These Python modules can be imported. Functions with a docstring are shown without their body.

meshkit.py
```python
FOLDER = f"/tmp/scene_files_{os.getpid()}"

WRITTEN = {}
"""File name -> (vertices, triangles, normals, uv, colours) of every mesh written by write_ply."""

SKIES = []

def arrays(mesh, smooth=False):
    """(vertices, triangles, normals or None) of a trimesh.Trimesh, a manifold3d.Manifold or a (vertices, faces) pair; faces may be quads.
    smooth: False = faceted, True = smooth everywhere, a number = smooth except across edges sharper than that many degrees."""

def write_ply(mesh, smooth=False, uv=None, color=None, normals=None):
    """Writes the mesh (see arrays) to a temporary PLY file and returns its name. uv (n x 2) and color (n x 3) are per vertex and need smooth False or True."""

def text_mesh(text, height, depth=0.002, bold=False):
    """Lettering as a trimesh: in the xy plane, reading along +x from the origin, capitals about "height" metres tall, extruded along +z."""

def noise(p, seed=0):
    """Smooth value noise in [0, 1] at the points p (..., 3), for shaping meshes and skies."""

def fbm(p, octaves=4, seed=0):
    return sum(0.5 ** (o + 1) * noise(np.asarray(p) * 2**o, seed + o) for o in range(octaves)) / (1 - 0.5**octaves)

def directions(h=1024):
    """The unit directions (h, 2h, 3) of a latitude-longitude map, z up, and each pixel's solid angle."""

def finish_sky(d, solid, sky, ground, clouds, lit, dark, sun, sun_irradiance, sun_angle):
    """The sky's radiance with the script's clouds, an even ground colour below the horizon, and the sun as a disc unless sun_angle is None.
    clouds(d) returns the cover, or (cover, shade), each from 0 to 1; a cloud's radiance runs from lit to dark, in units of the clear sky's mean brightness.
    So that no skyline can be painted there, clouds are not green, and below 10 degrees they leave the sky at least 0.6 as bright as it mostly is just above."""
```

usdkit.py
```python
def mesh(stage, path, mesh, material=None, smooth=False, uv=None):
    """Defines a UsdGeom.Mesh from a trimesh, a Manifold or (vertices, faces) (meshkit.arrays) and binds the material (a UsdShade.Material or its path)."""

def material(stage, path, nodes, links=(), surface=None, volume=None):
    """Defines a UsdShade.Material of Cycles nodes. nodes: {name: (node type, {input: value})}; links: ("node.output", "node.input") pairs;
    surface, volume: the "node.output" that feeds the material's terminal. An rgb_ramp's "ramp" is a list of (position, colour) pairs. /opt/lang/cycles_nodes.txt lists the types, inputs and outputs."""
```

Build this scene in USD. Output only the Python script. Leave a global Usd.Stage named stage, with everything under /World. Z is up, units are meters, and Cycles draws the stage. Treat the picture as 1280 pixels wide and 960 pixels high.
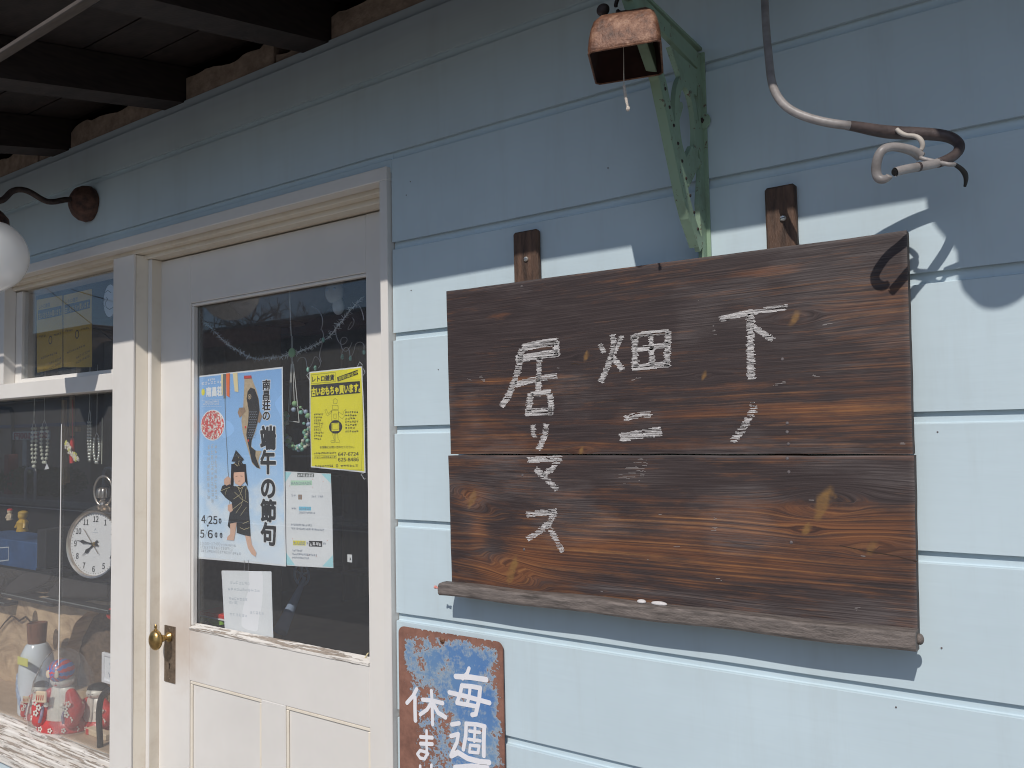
import math, glob
import numpy as np, trimesh, manifold3d, shapely
from shapely.geometry import Polygon, LineString, Point, box as sbox
from shapely import affinity, union_all
from pxr import Usd, UsdGeom, UsdLux, UsdShade, Sdf, Gf
import usdkit, meshkit

stage = Usd.Stage.CreateInMemory()
UsdGeom.SetStageUpAxis(stage, 'Z'); UsdGeom.SetStageMetersPerUnit(stage, 1.0)
W = UsdGeom.Xform.Define(stage, '/World'); stage.SetDefaultPrim(W.GetPrim())
UsdGeom.Scope.Define(stage, '/World/Looks')

# ---------------------------------------------------------------- camera
FPX = 1026.26                                   # focal length in pixels of a 1280 wide picture
YAW, PITCH, ROLL = map(math.radians, (34.93782562, 3.29844652, 1.12173778))
EYE = np.array([0.0, -1.42, 1.55])
_c, _s = math.cos, math.sin
R = (np.array([[_c(YAW), -_s(YAW), 0], [_s(YAW), _c(YAW), 0], [0, 0, 1]])
     @ np.array([[1, 0, 0], [0, _c(PITCH), -_s(PITCH)], [0, _s(PITCH), _c(PITCH)]])
     @ np.array([[_c(ROLL), 0, _s(ROLL)], [0, 1, 0], [-_s(ROLL), 0, _c(ROLL)]]))
cam = UsdGeom.Camera.Define(stage, '/World/camera')
right, fwd, up = R[:, 0], R[:, 1], R[:, 2]
cam.AddTransformOp().Set(Gf.Matrix4d(*right, 0, *up, 0, *(-fwd), 0, *EYE, 1))
cam.CreateHorizontalApertureAttr(36.0); cam.CreateVerticalApertureAttr(27.0)
cam.CreateFocalLengthAttr(36.0 * FPX / 1280)
cam.CreateClippingRangeAttr(Gf.Vec2f(0.05, 1000))
cam.CreateExposureAttr(-0.43)

# ---------------------------------------------------------------- sky and sun
SX, SZ = -0.25, 0.94                            # a shadow runs SX sideways and SZ down for each metre of depth
SUN = np.array([-SX, -1.0, SZ]); SUN /= np.linalg.norm(SUN)
el, rot = math.asin(SUN[2]), math.atan2(SUN[0], SUN[1])
sky = usdkit.material(stage, '/World/Looks/sky', {
    's': ('sky_texture', {'sky_type': 'single_scattering', 'sun_disc': False, 'sun_elevation': el, 'sun_rotation': rot, 'aerosol_density': 1.0, 'ozone_density': 3.0}), 'tint': ('mix', {'mix_type': 'multiply', 'fac': 1.0, 'color2': (.93, 1.0, 1.085)}),
    'b': ('background_shader', {'strength': 0.098})}, [('s.color', 'tint.color1'), ('tint.color', 'b.color')], surface='b.background')
dome = UsdLux.DomeLight.Define(stage, '/World/sky')
UsdShade.MaterialBindingAPI.Apply(dome.GetPrim()).Bind(sky)
sun = UsdLux.DistantLight.Define(stage, '/World/sun')
sun.CreateIntensityAttr(1.0); sun.CreateAngleAttr(0.53); sun.CreateColorAttr(Gf.Vec3f(1.0, 0.95, 0.885))
sun.CreateNormalizeAttr(True)
zax = SUN; xax = np.cross([0, 0, 1.0], zax); xax /= np.linalg.norm(xax); yax = np.cross(zax, xax)
sun.AddTransformOp().Set(Gf.Matrix4d(*xax, 0, *yax, 0, *zax, 0, 0, 0, 8, 1))

# ---------------------------------------------------------------- helpers
def P(px, py, y=0.0):
    """The point at depth y (the wall's face is y = 0) seen at this pixel of the photograph."""
    d = R @ np.array([(px - 640) / FPX, 1.0, -(py - 480) / FPX])
    return EYE + d * ((y - EYE[1]) / d[1])
def XZ(px, py, y=0.0): p = P(px, py, y); return p[0], p[2]
def pxm(p): return (np.asarray(p) - EYE) @ fwd / FPX          # metres for one pixel of the photograph, at this point
def yforz(px, py, z): return (z - 1.55) / ((P(px, py)[2] - 1.55) / 1.42) - 1.42
def yforx(px, py, x): return x / (P(px, py)[0] / 1.42) - 1.42
_used = {}
def numbered(parent, name):
    key = f'{parent}/{name}'; n = _used.get(key, 0); _used[key] = n + 1
    return key if n == 0 else f'{key}_{n:03d}'
def tag(p, label=None, cat=None, group=None, kind=None):
    for k, v in (('label', label), ('category', cat), ('group', group), ('kind', kind)):
        if v: p.SetCustomDataByKey(k, v)
    return p
def thing(name, label=None, cat=None, loc=(0, 0, 0), group=None, kind=None):
    x = UsdGeom.Xform.Define(stage, numbered('/World', name))
    x.AddTranslateOp().Set(Gf.Vec3d(*map(float, loc)))
    p = tag(x.GetPrim(), label, cat, group, kind); ORIGIN[str(p.GetPath())] = np.array(loc, float)
    return p
ORIGIN = {}
def obj(name, mesh, mat, parent=None, smooth=False, label=None, cat=None, group=None, kind=None):
    """One Mesh prim, in world coordinates, under parent or /World."""
    par = str(parent.GetPath()) if parent is not None else '/World'
    v, f, n = meshkit.arrays(mesh, smooth)
    top = '/'.join(par.split('/')[:3])
    if top in ORIGIN: v = v - ORIGIN[top]
    path = numbered(par, name)
    m = UsdGeom.Mesh.Define(stage, path)
    from pxr import Vt
    m.CreatePointsAttr(Vt.Vec3fArray.FromNumpy(v.astype(np.float32)))
    m.CreateFaceVertexCountsAttr(Vt.IntArray.FromNumpy(np.full(len(f), 3, np.int32)))
    m.CreateFaceVertexIndicesAttr(Vt.IntArray.FromNumpy(f.astype(np.int32).ravel()))
    m.CreateSubdivisionSchemeAttr('none')
    if n is not None:
        m.CreateNormalsAttr(Vt.Vec3fArray.FromNumpy(n.astype(np.float32))); m.SetNormalsInterpolation('vertex')
    UsdShade.MaterialBindingAPI.Apply(m.GetPrim()).Bind(M[mat] if isinstance(mat, str) else mat)
    return tag(m.GetPrim(), label, cat, group, kind)
cat_ = trimesh.util.concatenate
def join(l): return cat_([x for x in l if x is not None])
def hull(pts): return trimesh.convex.convex_hull(np.asarray(pts, float))
def bx(x0, x1, y0, y1, z0, z1, c=0.0015):
    x0, x1 = sorted((x0, x1)); y0, y1 = sorted((y0, y1)); z0, z1 = sorted((z0, z1))
    c = min(c, (x1 - x0) / 3, (y1 - y0) / 3, (z1 - z0) / 3)
    pts = []
    for X, sx in ((x0, 1), (x1, -1)):
        for Y, sy in ((y0, 1), (y1, -1)):
            for Z, sz in ((z0, 1), (z1, -1)):
                pts += [(X + sx * c, Y + sy * c, Z), (X + sx * c, Y, Z + sz * c), (X, Y + sy * c, Z + sz * c)]
    return hull(pts)
def frame_map(poly, depth, o, u, v):
    """Extrude a shapely polygon (a, b) to o + a*u + b*v with thickness depth along u x v."""
    o, u, v = map(lambda t: np.asarray(t, float), (o, u, v)); w = np.cross(u, v)
    ms = []
    for g in getattr(poly, 'geoms', [poly]):
        if g.is_empty or g.area < 1e-10 or g.geom_type != 'Polygon': continue
        m = trimesh.creation.extrude_polygon(g, depth, engine='earcut')
        q = np.array(m.vertices); m.vertices = o + q[:, :1] * u + q[:, 1:2] * v + q[:, 2:3] * w
        ms.append(m)
    return cat_(ms) if ms else None
def xzplate(poly, y, t):
    """A polygon in (x, z): its front face at y, thickness t going back into +y."""
    return frame_map(poly, t, (0, y + t, 0), (1, 0, 0), (0, 0, 1)) # u x v = -y
def yzplate(poly, x0, x1):
    return frame_map(poly, x1 - x0, (x0, 0, 0), (0, 1, 0), (0, 0, 1))
def tube(pts, r, sides=10, closed=False, caps=True, dense=0):
    p = np.asarray(pts, float)
    if dense:
        from scipy.interpolate import CubicSpline
        t = np.r_[0, np.cumsum(np.linalg.norm(np.diff(p, axis=0), axis=1))]
        tt = np.linspace(0, t[-1], dense); 
        if np.ndim(r): r = np.interp(tt, t, r)
        p = CubicSpline(t, p)(tt)
    n = len(p); rr = np.broadcast_to(r, (n,))
    if closed: tg = np.roll(p, -1, 0) - np.roll(p, 1, 0)
    else: tg = np.gradient(p, axis=0)
    tg /= np.linalg.norm(tg, axis=1, keepdims=True) + 1e-12
    a = np.cross(tg[0], [0, 0, 1.0] if abs(tg[0][2]) < .9 else [1.0, 0, 0]); a /= np.linalg.norm(a)
    A = []
    for k in range(n):
        a = a - tg[k] * (a @ tg[k]); a /= np.linalg.norm(a) + 1e-12; A.append(a)
    A = np.array(A); B = np.cross(tg, A)
    ang = np.arange(sides) * 2 * np.pi / sides
    v = p[:, None] + rr[:, None, None] * (np.cos(ang)[None, :, None] * A[:, None] + np.sin(ang)[None, :, None] * B[:, None])
    i, j = np.meshgrid(np.arange(n if closed else n - 1), np.arange(sides), indexing='ij')
    i2 = (i + 1) % n; j2 = (j + 1) % sides
    q = np.stack([i * sides + j, i * sides + j2, i2 * sides + j2, i2 * sides + j], -1).reshape(-1, 4)
    f = np.vstack([q[:, [0, 1, 2]], q[:, [0, 2, 3]]]); V = v.reshape(-1, 3)
    if caps and not closed:
        V = np.vstack([V, p[0], p[-1]]); c0, c1 = len(V) - 2, len(V) - 1
        s = np.arange(sides); s2 = (s + 1) % sides
        f = np.vstack([f, np.stack([np.full(sides, c0), s2, s], 1), np.stack([np.full(sides, c1), (n - 1) * sides + s, (n - 1) * sides + s2], 1)])
    return trimesh.Trimesh(V, f, process=False)
def lathe(prof, c, axis=(0, 0, 1), n=28, scale=(1, 1)):
    """Profile [(radius, height)] turned about an axis through c."""
    prof = np.asarray(prof, float); ax = np.asarray(axis, float); ax /= np.linalg.norm(ax)
    a = np.cross(ax, [0, 0, 1.0] if abs(ax[2]) < .9 else [1.0, 0, 0]); a /= np.linalg.norm(a); b = np.cross(ax, a)
    ang = np.arange(n) * 2 * np.pi / n
    v = np.asarray(c, float) + prof[:, None, 1:2] * ax + prof[:, None, 0:1] * (np.cos(ang)[None, :, None] * a * scale[0] + np.sin(ang)[None, :, None] * b * scale[1])
    k = len(prof); i, j = np.meshgrid(np.arange(k - 1), np.arange(n), indexing='ij'); j2 = (j + 1) % n
    q = np.stack([i * n + j, i * n + j2, (i + 1) * n + j2, (i + 1) * n + j], -1).reshape(-1, 4)
    m = trimesh.Trimesh(v.reshape(-1, 3), np.vstack([q[:, [0, 1, 2]], q[:, [0, 2, 3]]]), process=False)
    m.update_faces(m.nondegenerate_faces()); return m
def ball(c, r, sub=2):
    m = trimesh.creation.icosphere(sub, 1.0); m.vertices = np.asarray(c) + m.vertices * np.asarray(r); return m
def rough(m, amp, scale, seed=0):
    m = m.copy(); n = m.vertex_normals; d = meshkit.fbm(m.vertices * scale, 3, seed) - .5
    m.vertices = m.vertices + n * (d * amp)[:, None]; return m
def grid_sheet(o, u, v, nu, nv, fn=None):
    a, b = np.meshgrid(np.linspace(0, 1, nu + 1), np.linspace(0, 1, nv + 1), indexing='ij')
    p = np.asarray(o, float) + a[..., None] * np.asarray(u, float) + b[..., None] * np.asarray(v, float)
    p = p.reshape(-1, 3)
    if fn is not None: p = fn(p)
    i, j = np.meshgrid(np.arange(nu), np.arange(nv), indexing='ij'); k = nv + 1
    q = np.stack([i * k + j, (i + 1) * k + j, (i + 1) * k + j + 1, i * k + j + 1], -1).reshape(-1, 4)
    return trimesh.Trimesh(p, np.vstack([q[:, [0, 1, 2]], q[:, [0, 2, 3]]]), process=False)

# ---- lettering: glyph outlines of the machine's own fonts, as meshkit.text_mesh does it
_fonts, _gl = {}, {}
def glyph(text, bold=0, px=64):
    """The outline of a run of text as a shapely shape, 1 unit = the em, baseline at 0."""
    key = (text, bold, px)
    if key in _gl: return _gl[key]
    from PIL import Image, ImageDraw, ImageFont
    if px not in _fonts:
        found = glob.glob('/opt/blender-*/*/datafiles/fonts/Noto Sans CJK Regular.woff2') or glob.glob('/opt/blender-*/*/datafiles/fonts/Inter.woff2')
        _fonts[px] = ImageFont.truetype(found[0], px)
    f = _fonts[px]
    x0, y0, x1, y1 = f.getbbox(text, anchor='ls', stroke_width=bold)
    im = Image.new('L', (max(1, x1 - x0) + 8, max(1, y1 - y0) + 8))
    ImageDraw.Draw(im).text((4 - x0, 4 - y0), text, 255, f, anchor='ls', stroke_width=bold)
    on = np.pad(np.asarray(im) > 110, ((0, 0), (1, 1))).astype(np.int8)
    rows, st = np.nonzero(np.diff(on, axis=1) == 1); en = np.nonzero(np.diff(on, axis=1) == -1)[1]
    if len(rows) == 0: return Polygon()
    sh = union_all(shapely.box(st, -rows - 1, en, -rows)).buffer(.5).buffer(-.5).simplify(.6)
    _gl[key] = affinity.affine_transform(sh, [1 / px, 0, 0, 1 / px, (x0 - 4) / px, (4 - y0) / px])
    return _gl[key]
def fit_text(text, x, z, h, w=None, bold=0, px=64, skew=0.0):
    """Text with its em box h high, left at x, baseline z (in a plane), squeezed to width w if given; skew lifts its right end."""
    g = glyph(text, bold, px)
    if g.is_empty: return g
    b = g.bounds; sx = h if w is None else w / (b[2] - b[0])
    return affinity.affine_transform(g, [sx, 0, skew * sx, h, x - b[0] * sx, z - skew * sx * b[0]])
def column(text, x, z, h, w=None, pitch=None, bold=0, px=64):
    """Vertical writing, centre line x, top z."""
    out = []
    for k, ch in enumerate(text):
        g = glyph(ch, bold, px)
        if g.is_empty: continue
        b = g.bounds; cx = (b[0] + b[2]) / 2; sw = (w or h)
        out.append(affinity.affine_transform(g, [sw, 0, 0, h, x - cx * sw, z - (k * (pitch or h)) - h * .88]))
    return union_all(out)

# ---------------------------------------------------------------- materials
M = {}
L = '/World/Looks/'
def mat(name, nodes, links, surface='p.BSDF', volume=None):
    M[name] = usdkit.material(stage, L + name, nodes, links, surface=surface, volume=volume); return M[name]
def plain(name, col, rough=.5, metal=0., spec=.5, var=.08, scale=12., bump=.0, bscale=200., stretch=(1, 1, 1), coat=0., trans=0.):
    c = np.array(col, float)
    n = {'g': ('geometry', {}), 'm': ('mapping', {'scale': tuple(stretch)}),
         'n': ('noise_texture', {'scale': scale, 'detail': 5.0, 'roughness': .6}),
         'r': ('rgb_ramp', {'ramp': [(.3, tuple(c * (1 - var))), (.7, tuple(np.minimum(c * (1 + var), .95)))]}),
         'p': ('principled_bsdf', {'roughness': rough, 'metallic': metal, 'specular_ior_level': spec, 'coat_weight': coat, 'transmission_weight': trans})}
    l = [('g.position', 'm.vector'), ('m.vector', 'n.vector'), ('n.fac', 'r.fac'), ('r.color', 'p.base_color')]
    if bump:
        n['nb'] = ('noise_texture', {'scale': bscale, 'detail': 4.0}); n['b'] = ('bump', {'strength': bump, 'distance': .002})
        l += [('m.vector', 'nb.vector'), ('nb.fac', 'b.height'), ('b.normal', 'p.normal')]
    return mat(name, n, l)
def worn(name, paint, under, amount, scale=(8, 8, 40), rough=.55, bump=.4, nscale=4.0, var=.06, dirt=(.45, .38, .3), dirt_amt=.18, dscale=(1, 1, 1)):
    """Paint with a fine grain, chips that show what is under it (amount 0..1) and faint dirt."""
    p, u = np.array(paint), np.array(under)
    n = {'g': ('geometry', {}), 'm': ('mapping', {'scale': scale}),
         'n': ('noise_texture', {'scale': nscale, 'detail': 8.0, 'roughness': .68}),
         'k': ('rgb_ramp', {'ramp': [(0, (1, 1, 1)), (max(amount - .012, 0), (1, 1, 1)), (amount + .012, (0, 0, 0)), (1, (0, 0, 0))]}),
         'v': ('noise_texture', {'scale': 1.7, 'detail': 6.0, 'roughness': .6}),
         'vr': ('rgb_ramp', {'ramp': [(.3, tuple(p * (1 - var))), (.7, tuple(np.minimum(p * (1 + var), .95)))]}),
         'un': ('noise_texture', {'scale': 30.0, 'detail': 6.0}),
         'ur': ('rgb_ramp', {'ramp': [(.3, tuple(u * .55)), (.7, tuple(u * 1.3))]}),
         'dmp': ('mapping', {'scale': dscale}), 'dn': ('noise_texture', {'scale': 9.0, 'detail': 8.0, 'roughness': .75}),
         'dr': ('rgb_ramp', {'ramp': [(.5, (0, 0, 0)), (.8, (dirt_amt,) * 3)]}),
         'dm': ('mix', {'color2': dirt}), 'x': ('mix', {}),
         'gn': ('noise_texture', {'scale': 60.0, 'detail': 4.0}),
         'gm': ('mapping', {'scale': (.12, .12, 1.0) if scale[2] > scale[0] else (1., 1., .12)}),
         'h': ('mix', {'mix_type': 'subtract', 'fac': .7}),
         'b': ('bump', {'strength': bump, 'distance': .0012}),
         'p': ('principled_bsdf', {'roughness': rough, 'specular_ior_level': .35})}
    l = [('g.position', 'm.vector'), ('m.vector', 'n.vector'), ('n.fac', 'k.fac'), ('g.position', 'v.vector'), ('v.fac', 'vr.fac'),
         ('m.vector', 'un.vector'), ('un.fac', 'ur.fac'), ('g.position', 'dmp.vector'), ('dmp.vector', 'dn.vector'), ('dn.fac', 'dr.fac'),
         ('dr.color', 'dm.fac'), ('vr.color', 'dm.color1'), ('k.color', 'x.fac'), ('dm.color', 'x.color1'), ('ur.color', 'x.color2'),
         ('x.color', 'p.base_color'), ('g.position', 'gm.vector'), ('gm.vector', 'gn.vector'), ('gn.color', 'h.color1'), ('k.color', 'h.color2'),
         ('h.color', 'b.height'), ('b.normal', 'p.normal')]
    return mat(name, n, l)
worn('blue_paint', (.545, .65, .70), (.30, .27, .23), .185, scale=(5, 5, 30), bump=.45, var=.08, dirt=(.33, .33, .29), dirt_amt=.19, dscale=(1.6, 1.6, .16))
worn('white_paint', (.75, .72, .68), (.36, .29, .22), .15, scale=(14, 14, 5), bump=.3, dirt=(.5, .4, .3), dirt_amt=.12)
def stained(name, base, spot, radius, col, amt):
    """The same paint with a grubby patch that hands have left round a point."""
    p = np.array(base)
    return mat(name, {'g': ('geometry', {}), 'd': ('vector_math', {'math_type': 'distance', 'vector2': tuple(map(float, spot))}), 'n': ('noise_texture', {'scale': 14.0, 'detail': 7.0, 'roughness': .7}),
        'nn': ('math', {'math_type': 'multiply_add', 'value2': .16, 'value3': -.08}), 'dd': ('math', {'math_type': 'add'}), 'r': ('map_range', {'from_min': radius, 'from_max': radius * .15, 'to_min': 0, 'to_max': amt, 'clamp': True}),
        'v': ('noise_texture', {'scale': 2.2, 'detail': 7.0, 'roughness': .65}), 'vr': ('rgb_ramp', {'ramp': [(.3, tuple(p * .93)), (.7, tuple(p * 1.05))]}), 'x': ('mix', {'color2': col}),
        'sm': ('mapping', {'scale': (120, 120, 5)}), 'sn': ('noise_texture', {'scale': 1.0, 'detail': 3.0}), 'b': ('bump', {'strength': .22, 'distance': .001}),
        'cn': ('noise_texture', {'scale': 6.0, 'detail': 9.0, 'roughness': .72}), 'cr': ('rgb_ramp', {'ramp': [(0, (1, 1, 1)), (.245, (1, 1, 1)), (.262, (0, 0, 0)), (1, (0, 0, 0))]}), 'y': ('mix', {'color2': (.40, .30, .22)}),
        'p': ('principled_bsdf', {'roughness': .5, 'specular_ior_level': .4})},
        [('g.position', 'd.vector1'), ('g.position', 'n.vector'), ('n.fac', 'nn.value1'), ('d.value', 'dd.value1'), ('nn.value', 'dd.value2'), ('dd.value', 'r.value'), ('g.position', 'v.vector'), ('v.fac', 'vr.fac'),
         ('r.result', 'x.fac'), ('vr.color', 'x.color1'), ('g.position', 'sm.vector'), ('sm.vector', 'sn.vector'), ('sn.fac', 'b.height'), ('b.normal', 'p.normal'),
         ('g.position', 'cn.vector'), ('cn.fac', 'cr.fac'), ('cr.color', 'y.fac'), ('x.color', 'y.color1'), ('y.color', 'p.base_color')])
stained('door_paint', (.75, .72, .68), P(228, 800, .095), .17, (.50, .36, .25), .5)
worn('cream_paint', (.79, .72, .61), (.33, .25, .18), .235, scale=(24, 24, 3), bump=.6, dirt=(.45, .33, .22), dirt_amt=.35)
worn('peeling_paint', (.72, .68, .63), (.36, .30, .25), .47, scale=(1.6, 22, 40), bump=.9, nscale=3.2, dirt=(.4, .3, .22), dirt_amt=.4)
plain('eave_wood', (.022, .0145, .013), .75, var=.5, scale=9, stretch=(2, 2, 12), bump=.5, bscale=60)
plain('strip_wood', (.085, .068, .058), .7, var=.3, scale=9, stretch=(1, 6, 6), bump=.4, bscale=60)
plain('mortar', (.36, .28, .22), .95, var=.3, scale=30, bump=1., bscale=120)
plain('dark_iron', (.045, .030, .026), .62, metal=.35, var=.5, scale=60, bump=.6, bscale=160)
mat('rust_iron', {'g': ('geometry', {}), 'n': ('noise_texture', {'scale': 45.0, 'detail': 8.0, 'roughness': .7}),
    'r': ('rgb_ramp', {'ramp': [(.32, (.055, .026, .018)), (.5, (.17, .075, .042)), (.62, (.30, .165, .105)), (.72, (.12, .05, .03))]}),
    'nb': ('noise_texture', {'scale': 220.0, 'detail': 4.0}), 'b': ('bump', {'strength': .7, 'distance': .002}),
    'p': ('principled_bsdf', {'roughness': .55, 'metallic': .15})},
    [('g.position', 'n.vector'), ('n.fac', 'r.fac'), ('r.color', 'p.base_color'), ('g.position', 'nb.vector'), ('nb.fac', 'b.height'), ('b.normal', 'p.normal')])
worn('green_iron', (.27, .38, .27), (.16, .10, .07), .36, scale=(30, 30, 30), nscale=3., bump=.7, dirt=(.10, .07, .04), dirt_amt=.6, rough=.5)
plain('bell_inside', (.035, .012, .009), .85, var=.4, scale=40)
plain('cord', (.62, .55, .48), .9, var=.15, scale=300, bump=.8, bscale=700)
mat('opal_glass', {'p': ('principled_bsdf', {'base_color': (.86, .82, .80), 'roughness': .14, 'subsurface_weight': 1.0, 'subsurface_scale': .06, 'subsurface_radius': (1.0, .9, .85)})}, [])
plain('brass', (.42, .28, .11), .33, metal=.9, var=.35, scale=50, bump=.2, bscale=200)
plain('tarnished_plate', (.26, .20, .15), .42, metal=.75, var=.35, scale=70, bump=.3, bscale=260)
plain('screw_steel', (.62, .60, .56), .35, metal=.8, var=.2, scale=200)
plain('nail_iron', (.20, .17, .17), .5, metal=.5, var=.3, scale=300)
plain('black', (.012, .011, .011), .6, var=.2)
plain('ink', (.022, .02, .022), .7, var=.1)
plain('paper_white', (.78, .78, .80), .8, var=.02, scale=20)
plain('paper_yellow', (.80, .72, .03), .75, var=.03, scale=20)
plain('paper_dim_yellow', (.50, .31, .02), .8, var=.06, scale=20)
plain('white_ink', (.82, .82, .84), .8, var=.01)
plain('yellow_ink', (.80, .70, .03), .8, var=.02)
plain('grey_ink', (.30, .33, .40), .8, var=.1)
plain('soft_grey_ink', (.52, .55, .60), .8, var=.05)
plain('red_ink', (.62, .06, .05), .8, var=.1)
plain('orange_ink', (.72, .17, .06), .8, var=.05)
plain('cream_ink', (.70, .60, .36), .8, var=.05)
plain('tan_ink', (.52, .40, .27), .8, var=.15, scale=90)
plain('skin_ink', (.70, .44, .33), .8, var=.04)
plain('aqua_ink', (.42, .72, .78), .8, var=.03)
plain('cyan_ink', (.20, .58, .78), .8, var=.03)
plain('mint_ink', (.50, .74, .55), .8, var=.05)
plain('graphite_ink', (.16, .17, .17), .8, var=.1)
plain('brown_ink', (.33, .22, .15), .8, var=.1)
mat('photo_dots', {'g': ('geometry', {}), 'v': ('voronoi_texture', {'scale': 190.0}),
    's': ('separate_color', {}), 'r': ('rgb_ramp', {'ramp': [(0, (.65, .08, .09)), (.3, (.72, .55, .50)), (.42, (.70, .14, .13)), (.62, (.78, .74, .70)), (.9, (.55, .30, .26))], 'interpolate': False}),
    'p': ('principled_bsdf', {'roughness': .8})},
    [('g.position', 'v.vector'), ('v.color', 's.color'), ('s.r', 'r.fac'), ('r.color', 'p.base_color')])
zt, zb = P(300, 465, .115)[2], P(300, 702, .115)[2]
mat('poster_sky', {'g': ('geometry', {}), 's': ('separate_xyz', {}), 'mr': ('map_range', {'from_min': zb, 'from_max': zt, 'clamp': True}),
    'r': ('rgb_ramp', {'ramp': [(0, (.74, .79, .86)), (.2, (.60, .74, .90)), (.55, (.36, .58, .88)), (1, (.25, .46, .80))]}),
    'n': ('noise_texture', {'scale': 11.0, 'detail': 6.0, 'roughness': .55}), 'mm': ('mapping', {'scale': (1, 1, 1.5)}),
    'cr': ('rgb_ramp', {'ramp': [(.46, (0, 0, 0)), (.62, (1, 1, 1))]}), 'lo': ('rgb_ramp', {'ramp': [(0, (1, 1, 1)), (.38, (.65, .65, .65)), (.55, (0, 0, 0))]}),
    'mu': ('mix', {'mix_type': 'multiply', 'fac': 1.0}), 'x': ('mix', {'color2': (.78, .82, .87)}),
    'p': ('principled_bsdf', {'roughness': .75})},
    [('g.position', 's.vector'), ('s.z', 'mr.value'), ('mr.result', 'r.fac'), ('g.position', 'mm.vector'), ('mm.vector', 'n.vector'), ('n.fac', 'cr.fac'), ('mr.result', 'lo.fac'),
     ('cr.color', 'mu.color1'), ('lo.color', 'mu.color2'), ('mu.color', 'x.fac'), ('r.color', 'x.color1'), ('x.color', 'p.base_color')])
def pane_mat(name, dust, dustcol=(.75, .72, .70)):
    mat(name, {'t': ('transparent_bsdf', {'color': (.97, .98, .975)}), 'g': ('glossy_bsdf', {'color': (1, 1, 1), 'roughness': 0.0}), 'f': ('layer_weight', {'blend': .5}),
        'p5': ('math', {'math_type': 'power', 'value2': 5.0}), 'f2': ('math', {'math_type': 'multiply_add', 'value2': 1.25, 'value3': .048, 'use_clamp': True}),
        'd': ('diffuse_bsdf', {'color': dustcol}), 'a': ('mix_closure', {'fac': dust}), 'b': ('mix_closure', {})},
        [('t.BSDF', 'a.closure1'), ('d.BSDF', 'a.closure2'), ('f.facing', 'p5.value1'), ('p5.value', 'f2.value1'),
         ('f2.value', 'b.fac'), ('a.closure', 'b.closure1'), ('g.BSDF', 'b.closure2')], surface='b.closure')
pane_mat('door_glass', .028)
pane_mat('window_glass', .042)
pane_mat('cellophane', .06, (.85, .85, .88))
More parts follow.
